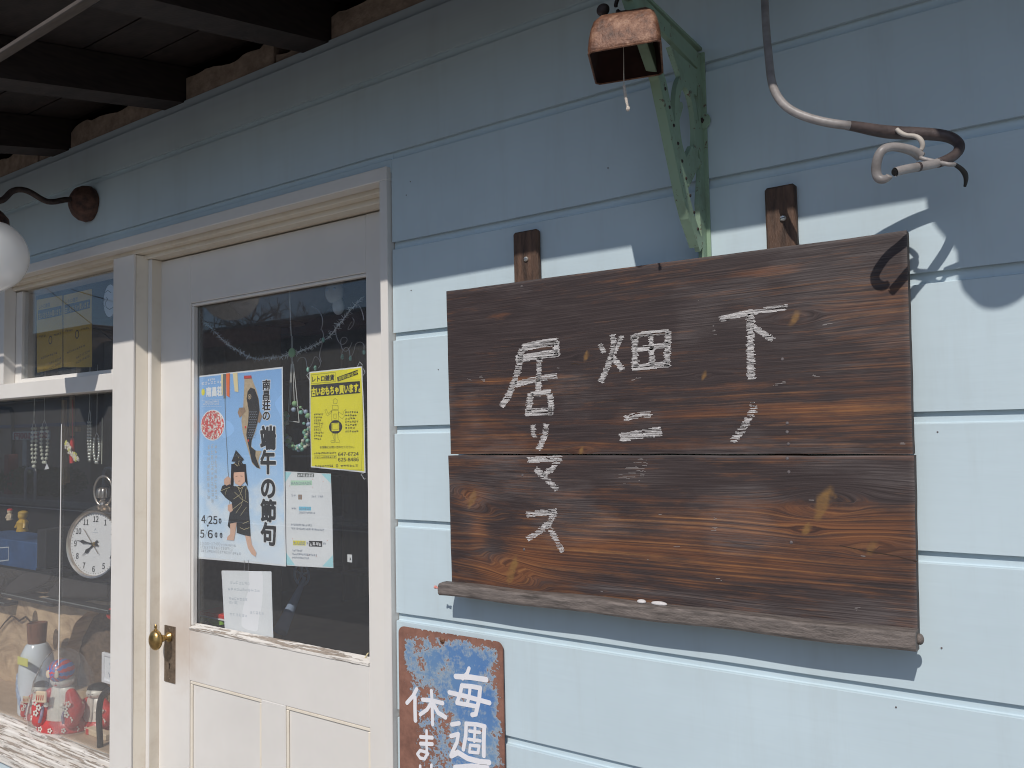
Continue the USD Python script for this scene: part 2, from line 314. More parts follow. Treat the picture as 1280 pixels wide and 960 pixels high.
# dark stained planks of the writing board: the mesh carries the warped grain coordinate and the wear it has
mat('board_wood', {'g': ('attribute', {'attribute': 'grain'}), 'w': ('attribute', {'attribute': 'wear'}), 'ws': ('separate_color', {}),
    'gm': ('mapping', {'scale': (2.2, 120.0, 1.0)}), 'gr': ('noise_texture', {'scale': 1.0, 'detail': 5.0, 'roughness': .62}),
    'fm': ('mapping', {'scale': (9.0, 520.0, 1.0)}), 'fr': ('noise_texture', {'scale': 1.0, 'detail': 4.0, 'roughness': .62}),
    'em': ('mapping', {'scale': (1.6, 250.0, 1.0)}), 'er': ('noise_texture', {'scale': 1.0, 'detail': 5.0, 'roughness': .62}),
    'cm': ('mapping', {'scale': (11.0, 62.0, 1.0)}), 'cn': ('noise_texture', {'scale': 1.0, 'detail': 8.0, 'roughness': .72}),
    'a1': ('math', {'math_type': 'multiply_add', 'value2': .62}), 'a2': ('math', {'math_type': 'multiply_add', 'value2': .36}), 'a3': ('math', {'math_type': 'multiply_add', 'value2': .95}),
    'sub': ('map_range', {'from_min': 1.42, 'from_max': 1.82, 'clamp': True}),
    'dark': ('rgb_ramp', {'ramp': [(.3, (.024, .0165, .016)), (.5, (.043, .029, .028)), (.72, (.075, .055, .052))]}),
    'lite': ('rgb_ramp', {'ramp': [(.32, (.055, .024, .016)), (.5, (.165, .064, .030)), (.64, (.28, .125, .048)), (.8, (.42, .22, .09))]}),
    'x': ('mix', {}), 'k': ('mix', {'color2': (.23, .125, .042)}), 'kk': ('math', {'math_type': 'multiply'}), 'kn': ('map_range', {'from_min': .35, 'from_max': .65, 'to_min': .15, 'to_max': 1.1, 'clamp': True}),
    'dk': ('math', {'math_type': 'multiply'}), 'dn': ('map_range', {'from_min': .35, 'from_max': .75, 'clamp': True}), 'y': ('mix', {'color2': (.42, .38, .37)}),
    'hh': ('mix', {'fac': .5}), 'b': ('bump', {'strength': .8, 'distance': .0016}), 'rr': ('map_range', {'to_min': .45, 'to_max': .75}),
    'p': ('principled_bsdf', {'specular_ior_level': .45})},
    [('g.vector', 'gm.vector'), ('gm.vector', 'gr.vector'), ('g.vector', 'fm.vector'), ('fm.vector', 'fr.vector'), ('g.vector', 'em.vector'), ('em.vector', 'er.vector'), ('g.vector', 'cm.vector'), ('cm.vector', 'cn.vector'),
     ('w.color', 'ws.color'), ('gr.fac', 'a1.value1'), ('ws.r', 'a1.value3'), ('er.fac', 'a2.value1'), ('a1.value', 'a2.value3'), ('cn.fac', 'a3.value1'), ('a2.value', 'a3.value3'),
     ('a3.value', 'sub.value'), ('fr.fac', 'dark.fac'), ('er.fac', 'lite.fac'), ('sub.result', 'x.fac'), ('dark.color', 'x.color1'), ('lite.color', 'x.color2'),
     ('cn.fac', 'kn.value'), ('kn.result', 'kk.value1'), ('ws.b', 'kk.value2'), ('kk.value', 'k.fac'), ('x.color', 'k.color1'),
     ('fr.fac', 'dn.value'), ('dn.result', 'dk.value1'), ('ws.g', 'dk.value2'), ('dk.value', 'y.fac'), ('k.color', 'y.color1'), ('y.color', 'p.base_color'),
     ('gr.color', 'hh.color1'), ('er.color', 'hh.color2'), ('hh.color', 'b.height'), ('b.normal', 'p.normal'), ('gr.fac', 'rr.value'), ('rr.result', 'p.roughness')])
plain('batten_wood', (.10, .055, .035), .65, var=.75, scale=5, stretch=(12, 12, 2), bump=.8, bscale=50)
plain('plank_edge', (.055, .036, .030), .75, var=.5, scale=40, bump=.5, bscale=90)
plain('chalk_dust', (.33, .30, .29), .95, var=.1, scale=300)
plain('tray_wood', (.165, .138, .124), .65, var=.55, scale=6, stretch=(4, 30, 30), bump=.8, bscale=40)
plain('knot_wood', (.22, .115, .035), .6, var=.5, scale=60, stretch=(1, 1, 1), bump=.6, bscale=120)
plain('chalk', (.68, .65, .64), .95, var=.08, scale=400, bump=.5, bscale=900)
plain('chalk_pink', (.72, .30, .26), .9, var=.1, scale=100)
# enamel sign
ex0, ex1, ez1 = P(498, 800, -.008)[0], P(628, 800, -.008)[0], P(560, 790, -.008)[2]
mat('sign_enamel', {'g': ('geometry', {}), 's': ('separate_xyz', {}),
    'n': ('noise_texture', {'scale': 26.0, 'detail': 9.0, 'roughness': .72}), 'n2': ('noise_texture', {'scale': 7.0, 'detail': 3.0}),
    'n3': ('noise_texture', {'scale': 190.0, 'detail': 3.0, 'roughness': .6}),
    'dx': ('map_range', {'from_min': ex0, 'from_max': ex1, 'to_min': -1, 'to_max': 1}), 'ab': ('math', {'math_type': 'absolute'}),
    'pw': ('math', {'math_type': 'power', 'value2': 7.0}), 'dz': ('map_range', {'from_min': ez1 - .044, 'from_max': ez1 - .004, 'clamp': True}), 'pz': ('math', {'math_type': 'power', 'value2': 4.0}),
    'lf': ('map_range', {'from_min': -1, 'from_max': .5, 'to_min': .36, 'to_max': 0, 'clamp': True}),
    'lz': ('map_range', {'from_min': ez1 - .08, 'from_max': ez1 - .22, 'to_min': .25, 'to_max': 1.0, 'clamp': True}), 'lm': ('math', {'math_type': 'multiply'}),
    'e': ('math', {'math_type': 'multiply_add', 'value2': .34}), 'e2': ('math', {'math_type': 'multiply_add', 'value2': .45}), 'e3': ('math', {'math_type': 'add'}),
    'e4': ('math', {'math_type': 'multiply_add', 'value2': .16}), 'e5': ('math', {'math_type': 'multiply_add', 'value2': .34}),
    'k': ('rgb_ramp', {'ramp': [(.885, (0, 0, 0)), (.905, (1, 1, 1))]}),
    'ha': ('rgb_ramp', {'ramp': [(.74, (0, 0, 0)), (.90, (1, 1, 1))]}),
    'blue': ('rgb_ramp', {'ramp': [(.3, (.085, .20, .45)), (.7, (.17, .29, .45))]}), 'grey': ('mix', {'color2': (.36, .42, .46)}),
    'rust': ('rgb_ramp', {'ramp': [(.3, (.16, .075, .055)), (.6, (.29, .14, .10)), (.8, (.22, .15, .14))]}),
    'x': ('mix', {}), 'ro': ('mix', {'color1': (.28, .28, .28), 'color2': (.85, .85, .85)}), 'inv': ('invert', {}), 'b': ('bump', {'strength': .6, 'distance': .001}),
    'p': ('principled_bsdf', {'specular_ior_level': .5})},
    [('g.position', 's.vector'), ('g.position', 'n.vector'), ('g.position', 'n2.vector'), ('g.position', 'n3.vector'), ('s.x', 'dx.value'), ('dx.result', 'ab.value1'), ('ab.value', 'pw.value1'),
     ('s.z', 'dz.value'), ('dz.result', 'pz.value1'), ('pw.value', 'e.value1'), ('n.fac', 'e.value3'), ('pz.value', 'e2.value1'), ('e.value', 'e2.value3'),
     ('dx.result', 'lf.value'), ('s.z', 'lz.value'), ('lf.result', 'lm.value1'), ('lz.result', 'lm.value2'), ('e2.value', 'e3.value1'), ('lm.value', 'e3.value2'),
     ('n2.fac', 'e4.value1'), ('e3.value', 'e4.value3'), ('n3.fac', 'e5.value1'), ('e4.value', 'e5.value3'), ('e5.value', 'k.fac'), ('e5.value', 'ha.fac'),
     ('n2.fac', 'blue.fac'), ('ha.color', 'grey.fac'), ('blue.color', 'grey.color1'), ('n.fac', 'rust.fac'), ('k.color', 'x.fac'), ('grey.color', 'x.color1'), ('rust.color', 'x.color2'),
     ('x.color', 'p.base_color'), ('k.color', 'ro.fac'), ('ro.color', 'p.roughness'), ('k.color', 'inv.color'), ('inv.color', 'b.height'), ('b.normal', 'p.normal')])
plain('enamel_white', (.80, .79, .82), .3, var=.03, scale=40)
# shop window
plain('porcelain', (.72, .75, .79), .15, var=.04, scale=20, coat=.3)
plain('porcelain_blue', (.42, .50, .66), .2, var=.3, scale=60)
plain('stopper_wood', (.20, .085, .05), .4, var=.3, scale=20, stretch=(6, 6, 1))
mat('log_wood', {'g': ('geometry', {}), 'm': ('mapping', {'scale': (2.5, 2.5, 5)}), 'n': ('noise_texture', {'scale': 2.0, 'detail': 8.0, 'roughness': .65, 'distortion': 1.2}),
    'r': ('rgb_ramp', {'ramp': [(.3, (0.224, 0.140, 0.084)), (.45, (0.476, 0.329, 0.210)), (.6, (0.644, 0.462, 0.294)), (.75, (0.420, 0.266, 0.154))]}),
    'm2': ('mapping', {'scale': (14, 14, 50)}), 'n2': ('noise_texture', {'scale': 1.5, 'detail': 5.0, 'distortion': .8}), 'b': ('bump', {'strength': .7, 'distance': .004}),
    'p': ('principled_bsdf', {'roughness': .65})},
    [('g.position', 'm.vector'), ('m.vector', 'n.vector'), ('n.fac', 'r.fac'), ('r.color', 'p.base_color'), ('g.position', 'm2.vector'), ('m2.vector', 'n2.vector'), ('n2.fac', 'b.height'), ('b.normal', 'p.normal')])
plain('log_hollow', (.13, .085, .055), .8, var=.45, scale=40, stretch=(1, 1, 2), bump=.8, bscale=60)
plain('crack', (.05, .03, .02), .9)
plain('shelf_wood', (.47, .34, .24), .65, var=.12, scale=8, stretch=(2, 8, 8), bump=.3, bscale=60)
plain('clock_metal', (.62, .53, .45), .25, metal=.9, var=.12, scale=40)
plain('clock_face', (.80, .78, .79), .5, var=.01)
plain('leather_black', (.022, .020, .021), .38, var=.3, scale=30, bump=.4, bscale=160)
plain('box_blue', (.035, .09, .22), .55, var=.2, scale=20)
plain('box_black', (.02, .018, .02), .5, var=.2)
plain('doll_red', (.58, .035, .03), .3, var=.2, scale=30)
plain('doll_white', (.74, .68, .60), .35, var=.06, scale=60)
plain('doll_blue', (.06, .17, .48), .3, var=.1)
plain('doll_purple', (.24, .19, .27), .4, var=.1)
plain('doll_cream', (.66, .52, .36), .4, var=.1)
plain('tag_yellow', (.72, .68, .18), .8, var=.04)
plain('bead_silver', (.66, .66, .60), .2, metal=.75, var=.15, scale=200)
plain('bead_olive', (.56, .56, .46), .3, var=.3, scale=90)
plain('cord_white', (.75, .73, .70), .8)
plain('flower_cream', (.74, .66, .56), .8, var=.1, scale=80)
plain('red_plastic', (.70, .04, .03), .35, var=.05)
plain('yellow_plastic', (.55, .33, .03), .4, var=.2, scale=40)
plain('lime_plastic', (.30, .56, .05), .4, var=.1)
plain('brown_frame', (.26, .13, .035), .5, var=.2)
plain('wire', (.45, .42, .42), .3, metal=.8)
plain('tinsel', (.92, .93, .95), .3, metal=.15, var=.2, scale=400)
plain('glass_bead', (.22, .46, .36), .2, var=.6, scale=120, coat=.5)
plain('lantern_paper', (.68, .52, .42), .8, var=.1, scale=20)
plain('plush_white', (.50, .52, .56), .9, var=.08, scale=80)
plain('green_disc', (.30, .50, .26), .6)
plain('blue_paper', (.24, .30, .42), .8, var=.1)
plain('sticker_face', (.55, .60, .70), .7)
# interior and street
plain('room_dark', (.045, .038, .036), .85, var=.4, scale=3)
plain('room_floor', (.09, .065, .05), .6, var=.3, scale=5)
plain('asphalt', (.055, .055, .056), .9, var=.25, scale=9, bump=.6, bscale=120)
plain('pavement', (.25, .222, .195), .9, var=.12, scale=3, bump=.4, bscale=90)
plain('kerb_stone', (.36, .35, .33), .9, var=.15, scale=6)
plain('road_white', (.70, .70, .68), .8, var=.1, scale=30)
plain('house_wall', (.16, .11, .085), .85, var=.3, scale=3, stretch=(6, 6, 1), bump=.4, bscale=30)
plain('red_roof', (.26, .045, .035), .6, var=.2, scale=4)
plain('plaster_beige', (.46, .36, .29), .9, var=.1, scale=2)
plain('plaster_tan', (.33, .24, .18), .9, var=.15, scale=2)
plain('far_window', (.05, .06, .08), .1, var=.3, scale=1)
plain('bark', (.10, .075, .06), .9, var=.3, scale=14)
plain('leaf', (.055, .095, .03), .7, var=.5, scale=9)
plain('sign_white', (.72, .70, .70), .5, var=.03)
plain('sign_red', (.50, .04, .05), .5)
plain('galvanised', (.45, .45, .46), .4, metal=.5, var=.1)
plain('car_paint', (.30, .31, .33), .2, metal=.4, var=.05, coat=.6)
plain('car_glass', (.03, .035, .04), .05)
plain('tyre', (.02, .02, .02), .8)
plain('roof_tile', (.12, .12, .13), .7, var=.2, scale=6)
plain('cable_grey', (.29, .265, .255), .45, var=.25, scale=40, bump=.2, bscale=200)
plain('cable_dark', (.075, .055, .052), .55, var=.4, scale=40, bump=.4, bscale=150)
plain('rust_iron_dark', (.085, .040, .028), .7, metal=.1, var=.7, scale=50, bump=.7, bscale=150)
plain('wire_cream', (.50, .45, .40), .6, var=.1)
# ================================================================ the setting
obj('pavement', bx(-30, 12, -3.2, 0.05, -.3, 0, .01), 'pavement', kind='structure')
obj('road', grid_sheet((-80, -9.0, -.12), (140, 0, 0), (0, 5.8, 0), 2, 2), 'asphalt', kind='structure')
obj('ground', grid_sheet((-400, -400, -.30), (800, 0, 0), (0, 800, 0), 4, 4), 'asphalt', kind='structure')
obj('far_pavement', bx(-80, 60, -13.5, -9.0, -.3, 0.0, .01), 'pavement', kind='structure')
for k in range(14):
    x = -34 + k * 3.0
    obj('kerb', bx(x, x + 2.985, -9.0, -8.85, -.3, .02, .012), 'kerb_stone', kind='structure')
obj('road_line', bx(-60, 30, -8.55, -8.42, -.119, -.116, .0005), 'road_white', kind='structure')

# ---------------------------------------------------------------- shop wall: lapped boards, one mesh each
JZ = [0.03, .255, .476, .697, .918, 1.137, 1.352, 1.568, 1.787, 2.004, 2.222, 2.421, 2.552]
CASX = -1.3335                                   # right edge of the door casing
wall = thing('siding_wall', 'pale blue painted wall of broad lapped boards round the door', 'wall')
def siding(z0, z1, x0, x1, seed):
    prof = Polygon([(0.0, z0), (0.0, z1 - .0195), (.0012, z1 - .0185), (.0076, z1 - .0180), (.0090, z1 - .0165), (.0090, z1 + .012), (.022, z1 + .012), (.022, z0 + .0135), (.0112, z0 + .0135), (.0112, z0 + .0008), (.0006, z0)])
    rng = np.random.default_rng(seed)
    n = max(2, int((x1 - x0) / .05)); xs = np.linspace(x0, x1, n + 1)
    c = np.array(prof.exterior.coords)[:-1][::-1]
    off = (meshkit.fbm(np.stack([xs * 1.3, xs * 0 + seed, xs * 0], 1), 2, seed) - .5) * .0016
    ez = (meshkit.fbm(np.stack([xs * 5, xs * 0 + seed, xs * 0], 1), 3, seed + 5) - .5) * .0022
    V = []
    for k, x in enumerate(xs):
        for (y, z) in c: V.append((x, y + off[k], z + (ez[k] if z < z0 + .02 else 0)))
    m = len(c); F = []
    for k in range(n):
        for j in range(m):
            a, b = k * m + j, k * m + (j + 1) % m
            F += [(a, a + m, b + m), (a, b + m, b)]
    tri = trimesh.creation.triangulate_polygon(Polygon(c), engine='earcut')
    from scipy.spatial import cKDTree
    idx = cKDTree(c).query(tri[0])[1]
    for t in tri[1]:
        t = idx[t]; F += [tuple(t), tuple(t[::-1] + n * m)]
    me = trimesh.Trimesh(V, F, process=False); me.fix_normals(); return me
for k in range(len(JZ) - 1):
    z0, z1 = JZ[k], JZ[k + 1]
    if z1 <= 2.01: obj('plank', siding(z0, z1, CASX + .003, 1.6, k), 'blue_paint', wall)
    elif z0 < 2.01: obj('plank', siding(z0, z1 + 0, CASX + .003, 1.6, k), 'blue_paint', wall)   # beside the casing head
    else: obj('plank', siding(z0, z1, -4.6, 1.6, k), 'blue_paint', wall)
# narrow course between the frame head and the first full board
obj('plank', siding(2.172, 2.2235, -4.6, CASX + .0026, 41), 'blue_paint', wall)
# below the shop window
for k in range(2):
    z0, z1 = JZ[k], JZ[k + 1]
    obj('plank', siding(z0, min(z1, .43), -4.6, -2.60, 30 + k), 'blue_paint', wall)
obj('sheathing', bx(-4.6, 1.6, .024, .05, 2.19, 2.552), 'room_dark', wall)
obj('sheathing', bx(CASX, 1.6, .024, .05, 0, 2.19), 'room_dark', wall)
# tiny nail holes / dark nail heads
for q in [(513, 227), (514, 363), (508, 244), (1177, 810), (866, 768), (548, 462), (1120, 884), (760, 210), (1172, 540)]:
    p = P(*q); obj('nail', lathe([(0, .001), (.0012, .001), (.0015, .0), (.0015, -.002)], p, (0, -1, 0), 8), 'nail_iron', wall)

# ---------------------------------------------------------------- wall top: rubble mortar blocks between the rafters
RAF = [(-3.62, -3.50), (-2.975, -2.865), (-2.285, -2.185), (-1.652, -1.553), (-.98, -.88), (-.30, -.20), (.38, .48), (1.06, 1.16)]
top = thing('rubble_infill', 'rough beige mortar blocks in the gaps between rafters above the wall', 'wall infill')
for k in range(len(RAF) - 1):
    a, b = RAF[k][1] + .004, RAF[k + 1][0] - .004
    cuts = [a, b] if k % 2 else [a, a + (b - a) * .78, b]
    for j in range(len(cuts) - 1):
        x0, x1 = cuts[j] + .003, cuts[j + 1] - .003
        xs = np.linspace(x0, x1, 22)
        h = .068 + .05 * (meshkit.fbm(np.stack([xs * 9, xs * 0 + k, xs * 0 + j], 1), 4, k) - .35)
        h = np.clip(h - (.03 if (j and len(cuts) > 2) else 0), .02, .12)
        pl = Polygon([(x0, 2.5535), (x1, 2.5535)] + [(x, 2.5535 + hh) for x, hh in zip(xs[::-1], h[::-1])])
        obj('mortar_block', xzplate(pl, .012 + .004 * (j % 2), .09), 'mortar', top)

# ---------------------------------------------------------------- eave
eave = thing('eave', 'dark timber eave of sloping rafters and boards over the shopfront', 'eave')
SL = .20
def zraf(y): return 2.558 + SL * y
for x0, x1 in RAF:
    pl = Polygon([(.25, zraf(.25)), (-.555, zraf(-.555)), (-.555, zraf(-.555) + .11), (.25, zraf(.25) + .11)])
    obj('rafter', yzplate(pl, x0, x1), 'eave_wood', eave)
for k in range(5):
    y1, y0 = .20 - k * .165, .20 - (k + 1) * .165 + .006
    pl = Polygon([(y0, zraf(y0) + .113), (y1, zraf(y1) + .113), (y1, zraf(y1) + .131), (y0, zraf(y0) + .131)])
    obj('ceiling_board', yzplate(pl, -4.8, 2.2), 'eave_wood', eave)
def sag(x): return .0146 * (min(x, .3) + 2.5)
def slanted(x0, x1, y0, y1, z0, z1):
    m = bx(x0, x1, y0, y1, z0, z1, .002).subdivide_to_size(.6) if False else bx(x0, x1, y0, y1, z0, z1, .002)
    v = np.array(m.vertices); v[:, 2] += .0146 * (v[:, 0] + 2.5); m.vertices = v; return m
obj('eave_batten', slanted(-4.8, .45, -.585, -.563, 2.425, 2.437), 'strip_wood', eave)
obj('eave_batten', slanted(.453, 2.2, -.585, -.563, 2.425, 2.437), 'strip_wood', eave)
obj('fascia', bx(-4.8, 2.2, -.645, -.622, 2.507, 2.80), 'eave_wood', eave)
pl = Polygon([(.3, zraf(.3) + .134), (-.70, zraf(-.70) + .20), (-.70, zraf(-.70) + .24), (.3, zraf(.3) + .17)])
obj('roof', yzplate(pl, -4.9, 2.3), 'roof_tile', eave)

# ---------------------------------------------------------------- door frame
YC, YP, YD = -.015, .020, .095                 # front of the casing, of the window post, of the door leaf
fr = thing('door_frame', 'white painted door frame with moulded head and peeling jambs', 'door frame')
xc0 = P(477.5, 600, YC)[0]; xc1 = P(492.5, 600, YC)[0]
CL = xc1
xp0 = P(139.0, 650, YP)[0]; xp1 = P(165.5, 600, YP)[0]
zh1 = P(480, 208, YC)[2]; zh0 = P(470, 227.5, YC)[2]
obj('casing', bx(xc0, CASX, YC, .022, 0, zh0 + .0), 'white_paint', fr)
obj('jamb', bx(CASX - .045, CASX - .004, .0225, .16, 0, zh0 - .004), 'cream_paint', fr)
XL = -4.6
obj('head', bx(XL, CASX, YC, .024, zh0, zh1), 'white_paint', fr)
zd = P(330, 300, YD)[2]
zdt = P(473, 264, YD)[2]
zm1, zm2 = zh0 - .012, zh0 - .026
obj('head_moulding', bx(XL, xc0 - .001, .0245, .052, zm1, zh1 - .003), 'cream_paint', fr)
obj('head_moulding', bx(XL, xc0 - .001, .0525, .088, zm2, zh1 - .004), 'cream_paint', fr)
obj('head_moulding', bx(XL, xc0 - .001, .0885, .16, zdt + .004, zh1 - .005), 'cream_paint', fr)
zpt = zm1 - .001
# post: front face, splayed first reveal, bright stop bead, second reveal
xr1 = P(183.2, 600, .060)[0]; xs1 = P(187.6, 600, .060)[0]; xr2 = P(198.6, 600, YD + .004)[0]
def zcol(pts, z0, z1): return frame_map(Polygon(pts), z1 - z0, (0, 0, z0), (1, 0, 0), (0, 1, 0))
obj('post', bx(xp0, xp1, YP, YP + .008, 0, zpt), 'white_paint', fr)
obj('reveal', zcol([(xp0 + .003, YP + .0085), (xp1 - .0005, YP + .0085), (xr1, .0600), (xr1, .17), (xp0 + .003, .17)], 0, zpt - .002), 'cream_paint', fr)
obj('stop_bead', bx(xr1 + .0005, xs1, .0605, .17, 0, zm2 - .001, .002), 'white_paint', fr)
obj('reveal', zcol([(xs1 + .0005, .0625), (xr2, YD - .006), (xr2, .17), (xs1 + .0005, .17)], 0, zm2 - .002), 'cream_paint', fr)
# ---------------------------------------------------------------- door leaf
DX0 = xr2 + .002; DX1 = CASX - .047
gx0 = (P(236.5, 384, YD)[0] + P(238.5, 783, YD)[0]) / 2; gx1 = (P(456.5, 349, YD)[0] + P(462, 828, YD)[0]) / 2
gz1 = (P(340, 361.5, YD)[2] + P(456, 340, YD)[2]) / 2; gz0 = (P(247, 790, YD)[2] + P(462, 832, YD)[2]) / 2
door = thing('door', 'white panelled door with tall glazed upper half and brass knob', 'door')
T = YD + .036
obj('stile', bx(DX0, gx0, YD, T, .012, zdt), 'door_paint', door)
obj('stile', bx(gx1, DX1, YD, T, .012, zdt), 'door_paint', door)
obj('top_rail', bx(gx0 + .0003, gx1 - .0003, YD + .0006, T, gz1, zdt - .0005), 'door_paint', door)
pz1 = (P(247, 852, YD)[2] + P(357, 883, YD)[2] + P(325, 875, YD)[2]) / 3
obj('lock_rail', bx(gx0 + .0003, gx1 - .0003, YD + .0006, T, pz1, gz0), 'door_paint', door)
obj('bottom_rail', bx(gx0 + .0003, gx1 - .0003, YD + .0006, T, .012, .21), 'door_paint', door)
mx0, mx1 = P(326, 900, YD)[0], P(356.5, 920, YD)[0]
obj('mullion', bx(mx0, mx1, YD + .0010, T, .2103, pz1 - .0003), 'door_paint', door)
for a, b in ((gx0, mx0), (mx1, gx1)):
    obj('panel', bx(a + .0005, b - .0005, YD + .0085, T - .006, .2105, pz1 - .0005), 'door_paint', door)
    w = .011
    prof = lambda: None
    for (x0, x1, z0, z1) in ((a, b, pz1 - w, pz1), (a, b, .2103, .2103 + w), (a, a + w, .2103 + w, pz1 - w), (b - w, b, .2103 + w, pz1 - w)):
        obj('panel_moulding', bx(x0 + .0007, x1 - .0007, YD + .0030, YD + .0084, z0 + .0007, z1 - .0007, .0025), 'cream_paint', door)
# glazing beads: three sound ones, the bottom one weathered
w = .009
obj('glazing_bead', bx(gx0, gx0 + w, YD + .004, YD + .022, gz0 + .012, gz1 - w, .003), 'white_paint', door)
obj('glazing_bead', bx(gx1 - w * .3, gx1, YD + .004, YD + .022, gz0 + .012, gz1 - w, .003), 'white_paint', door)
obj('glazing_bead', bx(gx0, gx1, YD + .004, YD + .022, gz1 - w, gz1 - .0003, .003), 'white_paint', door)
bead = yzplate(Polygon([(YD - .002, gz0 + .0005), (YD - .001, gz0 + .007), (YD + .0215, gz0 + .017), (YD + .0215, gz0 + .0005)]), gx0 + .0005, gx1 - .0005)
obj('weathered_bead', rough(bead.subdivide_to_size(.02), .0035, 90, 3), 'peeling_paint', door, label='weathered lower glazing bead with peeling paint')
YG = YD + .022
obj('glass', bx(gx0 + .001, gx1 - .001, YG, YG + .003, gz0 + .012, gz1 - .004, .0003), 'door_glass', door)
# lock plate and knob
a, b = P(205.5, 815, YD - .003), P(218.5, 815, YD - .003)
zt_, zb_ = P(205, 780, YD - .003)[2], P(212, 853, YD - .003)[2]
zt_ = P(212, 782.5, YD - .003)[2]
plate = sbox(a[0], zb_, b[0], zt_)
cx = (a[0] + b[0]) / 2
kh = P(211, 833, YD - .003)[2]
plate = plate.difference(union_all([Point(cx, kh + .006).buffer(.0042), sbox(cx - .0022, kh - .009, cx + .0022, kh + .006)]))
pp = obj('lock_plate', xzplate(plate, YD - .0035, .003), 'tarnished_plate', door)
obj('keyhole', bx(cx - .006, cx + .006, YD - .0004, YD - .0001, kh - .012, kh + .014), 'black', pp)
for zz in (zt_ - .01, zb_ + .01): obj('screw', lathe([(0, .0012), (.003, .0009), (.004, 0)], (cx, YD - .0035, zz), (0, -1, 0), 10), 'tarnished_plate', pp)
kz = P(207, 799, YD - .02)[2]
kn = P(194.5, 800, yforx(194.5, 800, cx)); KY = kn[1]
kob = obj('knob', ball(kn, (.027, .017, .031), 3), 'brass', door, smooth=True)
obj('spindle', lathe([(.0, 0), (.015, 0), (.016, .004), (.012, .008), (.0085, .012), (.0085, .02), (.011, .023), (.0105, .029), (.008, .033), (.008, max(.04, YD - KY))], (cx, YD - .0035, kn[2]), (0, -1, 0), 24), 'brass', kob, smooth=35)
fz = kn[2] + .028
obj('finial', lathe([(.0045, 0), (.0055, .004), (.003, .007), (.0045, .011), (.004, .016), (.0, .021)], (cx, KY, fz), (0, 0, 1), 14), 'brass', kob, smooth=35)

# ---------------------------------------------------------------- things behind the door glass: papers
YPAP = YG + .0055
class Paper:
    """A sheet hanging behind the glass; prints are laid on it by their pixels in the photograph."""
    def __init__(s, name, quad, m, label, y=YPAP, cat='poster', curl=.0025, seed=0, group=None, corner=0):
        s.y, s.curl, s.seed = y, curl, seed
        s.root = thing(name, label, cat, group=group)
        q = np.array([XZ(*p, y) for p in quad]); s.q = q
        poly = Polygon(q)
        if corner: poly = poly.buffer(-corner).buffer(corner)
        s.poly = poly
        s.layer('sheet', poly, m, 0)
    def warp(s, x, z): return s.y + s.curl * (2 * meshkit.fbm(np.stack([x * 7, z * 7, x * 0 + s.seed], -1), 2, s.seed) - 1) * 1.2
    def layer(s, name, poly, m, k):
        if poly is None or poly.is_empty: return
        g = frame_map(poly, .0003 if k == 0 else .00012, (0, 0, 0), (1, 0, 0), (0, 0, 1))
        if poly.area > .0004: g = g.subdivide_to_size(.012)
        v = np.array(g.vertices); v[:, 1] += s.warp(v[:, 0], v[:, 2]) - .0004 * k; g.vertices = v
        return obj(name, g, m, s.root)
    def pt(s, px, py): return XZ(px, py, s.y)
    def poly_px(s, pts): return Polygon([s.pt(*p) for p in pts]).buffer(0)
    def line(s, pts, w): return LineString([s.pt(*p) for p in pts]).buffer(w / 2)
    def text(s, t, px, py, x1, y1, hpx, bold=0, res=64):
        """Text whose baseline runs from pixel (px, py) to (x1, y1), hpx high in the picture."""
        a, b = s.pt(px, py), s.pt(x1, y1); h = abs(s.pt(px, py - hpx)[1] - a[1])
        return fit_text(t, a[0], a[1], h, b[0] - a[0], bold, res, (b[1] - a[1]) / (b[0] - a[0]))
    def greek(s, n, px, py, x1, y1, hpx, *_):
        """Print too small to read in the photograph: a run of little character-like marks."""
        a, b = np.array(s.pt(px, py)), np.array(s.pt(x1, y1)); h = abs(s.pt(px, py - hpx)[1] - a[1]); d = (b - a) / n
        return union_all([s.mark(a + d * (k + .08), d[0] * .8, h * .85) for k in range(n)])
    def vgreek(s, n, cx, top, bot, wpx, *_):
        a, b = s.pt(cx, top), s.pt(cx, bot); w = abs(s.pt(cx + wpx / 2, top)[0] - a[0]) * 2; p = (a[1] - b[1]) / n
        return union_all([s.mark(np.array([a[0] - w / 2, a[1] - (k + 1) * p]), w * .8, p * .75) for k in range(n)])
    def mark(s, o, w, h):
        r = np.random.default_rng(abs(int(o[0] * 1e6) * 7 + int(o[1] * 1e6)) % 2**31); t = min(w, h) * .16; out = []
        for z in r.choice([.1, .35, .6, .9], 2 + r.integers(2), replace=False): out.append(LineString([(o[0] + w * r.uniform(0, .25), o[1] + h * z), (o[0] + w * r.uniform(.7, 1), o[1] + h * (z + r.uniform(-.05, .1)))]))
        for x in r.choice([.2, .5, .8], 1 + r.integers(2), replace=False): out.append(LineString([(o[0] + w * x, o[1] + h * r.uniform(0, .2)), (o[0] + w * (x + r.uniform(-.15, .15)), o[1] + h * r.uniform(.7, 1))]))
        return union_all(out).buffer(t / 2, 1)
    def vtext(s, t, cx, top, bot, wpx, bold=0, res=64):
        a, b = s.pt(cx, top), s.pt(cx, bot); w = abs(s.pt(cx + wpx / 2, top)[0] - s.pt(cx - wpx / 2, top)[0])
        pitch = (a[1] - b[1]) / len(t)
        return column(t, a[0], a[1], min(pitch, w * 1.25), w, pitch, bold, res)
def pxz(x0, y0, s): return lambda pts: [(x0 + x / s, y0 + y / s) for x, y in pts]

